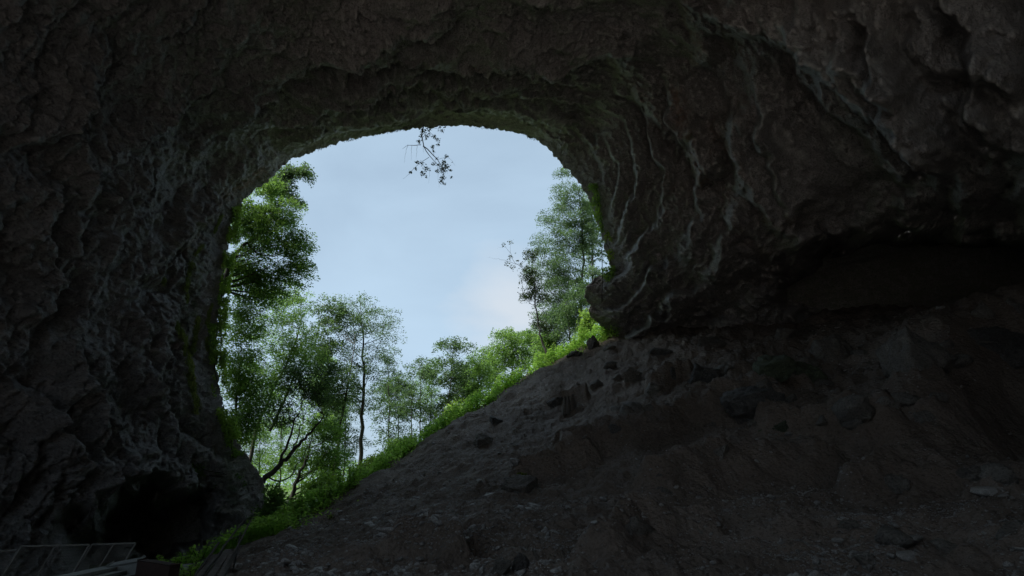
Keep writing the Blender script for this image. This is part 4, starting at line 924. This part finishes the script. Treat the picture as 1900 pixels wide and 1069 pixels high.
def board(p0, p1, w_, t_, label, mat, name="board", cat="board", group=None):
    """plank between two points, w_ wide and t_ thick"""
    p0 = Vector(p0); p1 = Vector(p1); c = (p0 + p1) / 2; ax = (p1 - p0) / 2; side = ax.cross(Vector((0, 0, 1))).normalized(); n_ = side.cross(ax).normalized()
    bm = bmesh.new(); bmesh.ops.create_cube(bm, size=2.0)
    for vtx in bm.verts:
        q_ = vtx.co; vtx.co = ax * q_.x + side * (w_ / 2) * q_.y + n_ * (t_ / 2) * q_.z
    bmesh.ops.bevel(bm, geom=bm.edges[:], offset=min(w_, t_) * 0.12, segments=1, affect='EDGES'); bmesh.ops.subdivide_edges(bm, edges=[e for e in bm.edges if e.calc_length() > 0.5], cuts=6)
    for vtx in bm.verts: vtx.co += Vector([float(z_) for z_ in (noise(np.array([[vtx.co.x * 2, vtx.co.y * 2, vtx.co.z * 2 + k]]))[0] * 0.008 for k in (0, 5, 9))])
    me = bpy.data.meshes.new(name); bm.to_mesh(me); bm.free(); me.materials.append(mat); o = bpy.data.objects.new(name, me); COL.objects.link(o); o.location = c
    return tag(o, label, cat, group)
# stacked boards, the pile runs away from the camera
for k, (dx, dz, lab, mt_) in enumerate([(0, 0, 'top pale board of the stack beside the fence', M_PALE), (0.18, -.07, 'second pale board of the stack, a step lower', M_PALE), (0.34, -.14, 'third pale board of the stack, nearer the path', M_PALE), (0.30, -.27, 'thick reddish timber under the pale boards', M_REDWOOD)]):
    A0_ = at(118, 1072, 10.6) + [dx, 0, dz]; B0_ = at(240, 1047, 13.2) + [dx, 0, dz]; board(A0_ + (A0_ - B0_) * .5, B0_, 0.34 if k < 3 else 0.5, 0.05 if k < 3 else 0.26, lab, mt_, "stacked_board", "board", "boards stacked beside the fence")
board(at(205, 1062, 12.4), at(262, 1052, 12.6), 0.5, 0.3, 'grey squared block at the end of the board stack', M_CONC, "concrete_block", "block")
board(at(262, 1056, 12.2), at(322, 1066, 11.6), 0.16, 0.34, 'dark reddish timber beam lying below the concrete path', M_REDWOOD, "timber_beam", "beam")
# concrete path
c4 = [at(285, 1058, 22.5), at(330, 1062, 21.5), at(392, 1044, 25.8), at(372, 1040, 27.2)]; zt = max(q[2] for q in c4)
mb = MB(); t4 = [tuple(q) for q in c4]; mb.v += t4 + [(x, y, z - 0.5) for x, y, z in t4]; mb.f += [(0,1,2,3),(4,7,6,5),(0,4,5,1),(1,5,6,2),(2,6,7,3),(3,7,4,0)]
tag(mb.build("path", M_CONC), 'short grey concrete path below the left wall', None, None, 'structure')
# poles leaning together at the foot of the slope
for k, (x0, y0, Ya, x1, y1, Yb, r_, lab) in enumerate([
    (360,1090,12.5,454,963,15.0,.022,'longest thin dark pole of the leaning bundle'), (395,1100,12.4,464,968,15.2,.022,'second long pole, just right of the longest one'),
    (352,1082,13,406,1007,14.6,.028,'short pole at the left side of the leaning bundle'), (372,1090,12.6,416,1012,14.4,.03,'short pole in the middle of the leaning bundle'),
    (405,1090,12.3,448,1000,14.8,.02,'thin crooked pole on the slope side of the bundle'), (432,1060,13.8,446,988,15,.016,'thin stick standing against the two long poles'), (418,1005,14.4,452,992,14.8,.014,'short crosspiece tying the two long poles')]):
    a = at(x0, y0, Ya); b = at(x1, y1, Yb); mb = MB(); mb.tube(smooth_line([a, (a + b) / 2 + [0.02, 0, 0.02], b], 9, 0.006, k), r_, 7)
    tag(mb.build("pole", M_BARK, origin=tuple(a)), lab, 'pole', 'poles leaning at the foot of the slope')
for k, (x0, y0, Ya, x1, y1, Yb, lab) in enumerate([(372,1098,12.2,424,1020,14.2,'weathered plank lying on the leaning poles'),(392,1110,12.0,434,1024,14.0,'weathered plank on the slope side of the first plank'),(350,1096,12.6,400,1030,14.3,'dark plank at the left edge of the pole bundle')]):
    board(at(x0, y0, Ya), at(x1, y1, Yb), 0.15, 0.035, lab, M_WOOD, "plank", "plank", 'planks in the pole bundle')
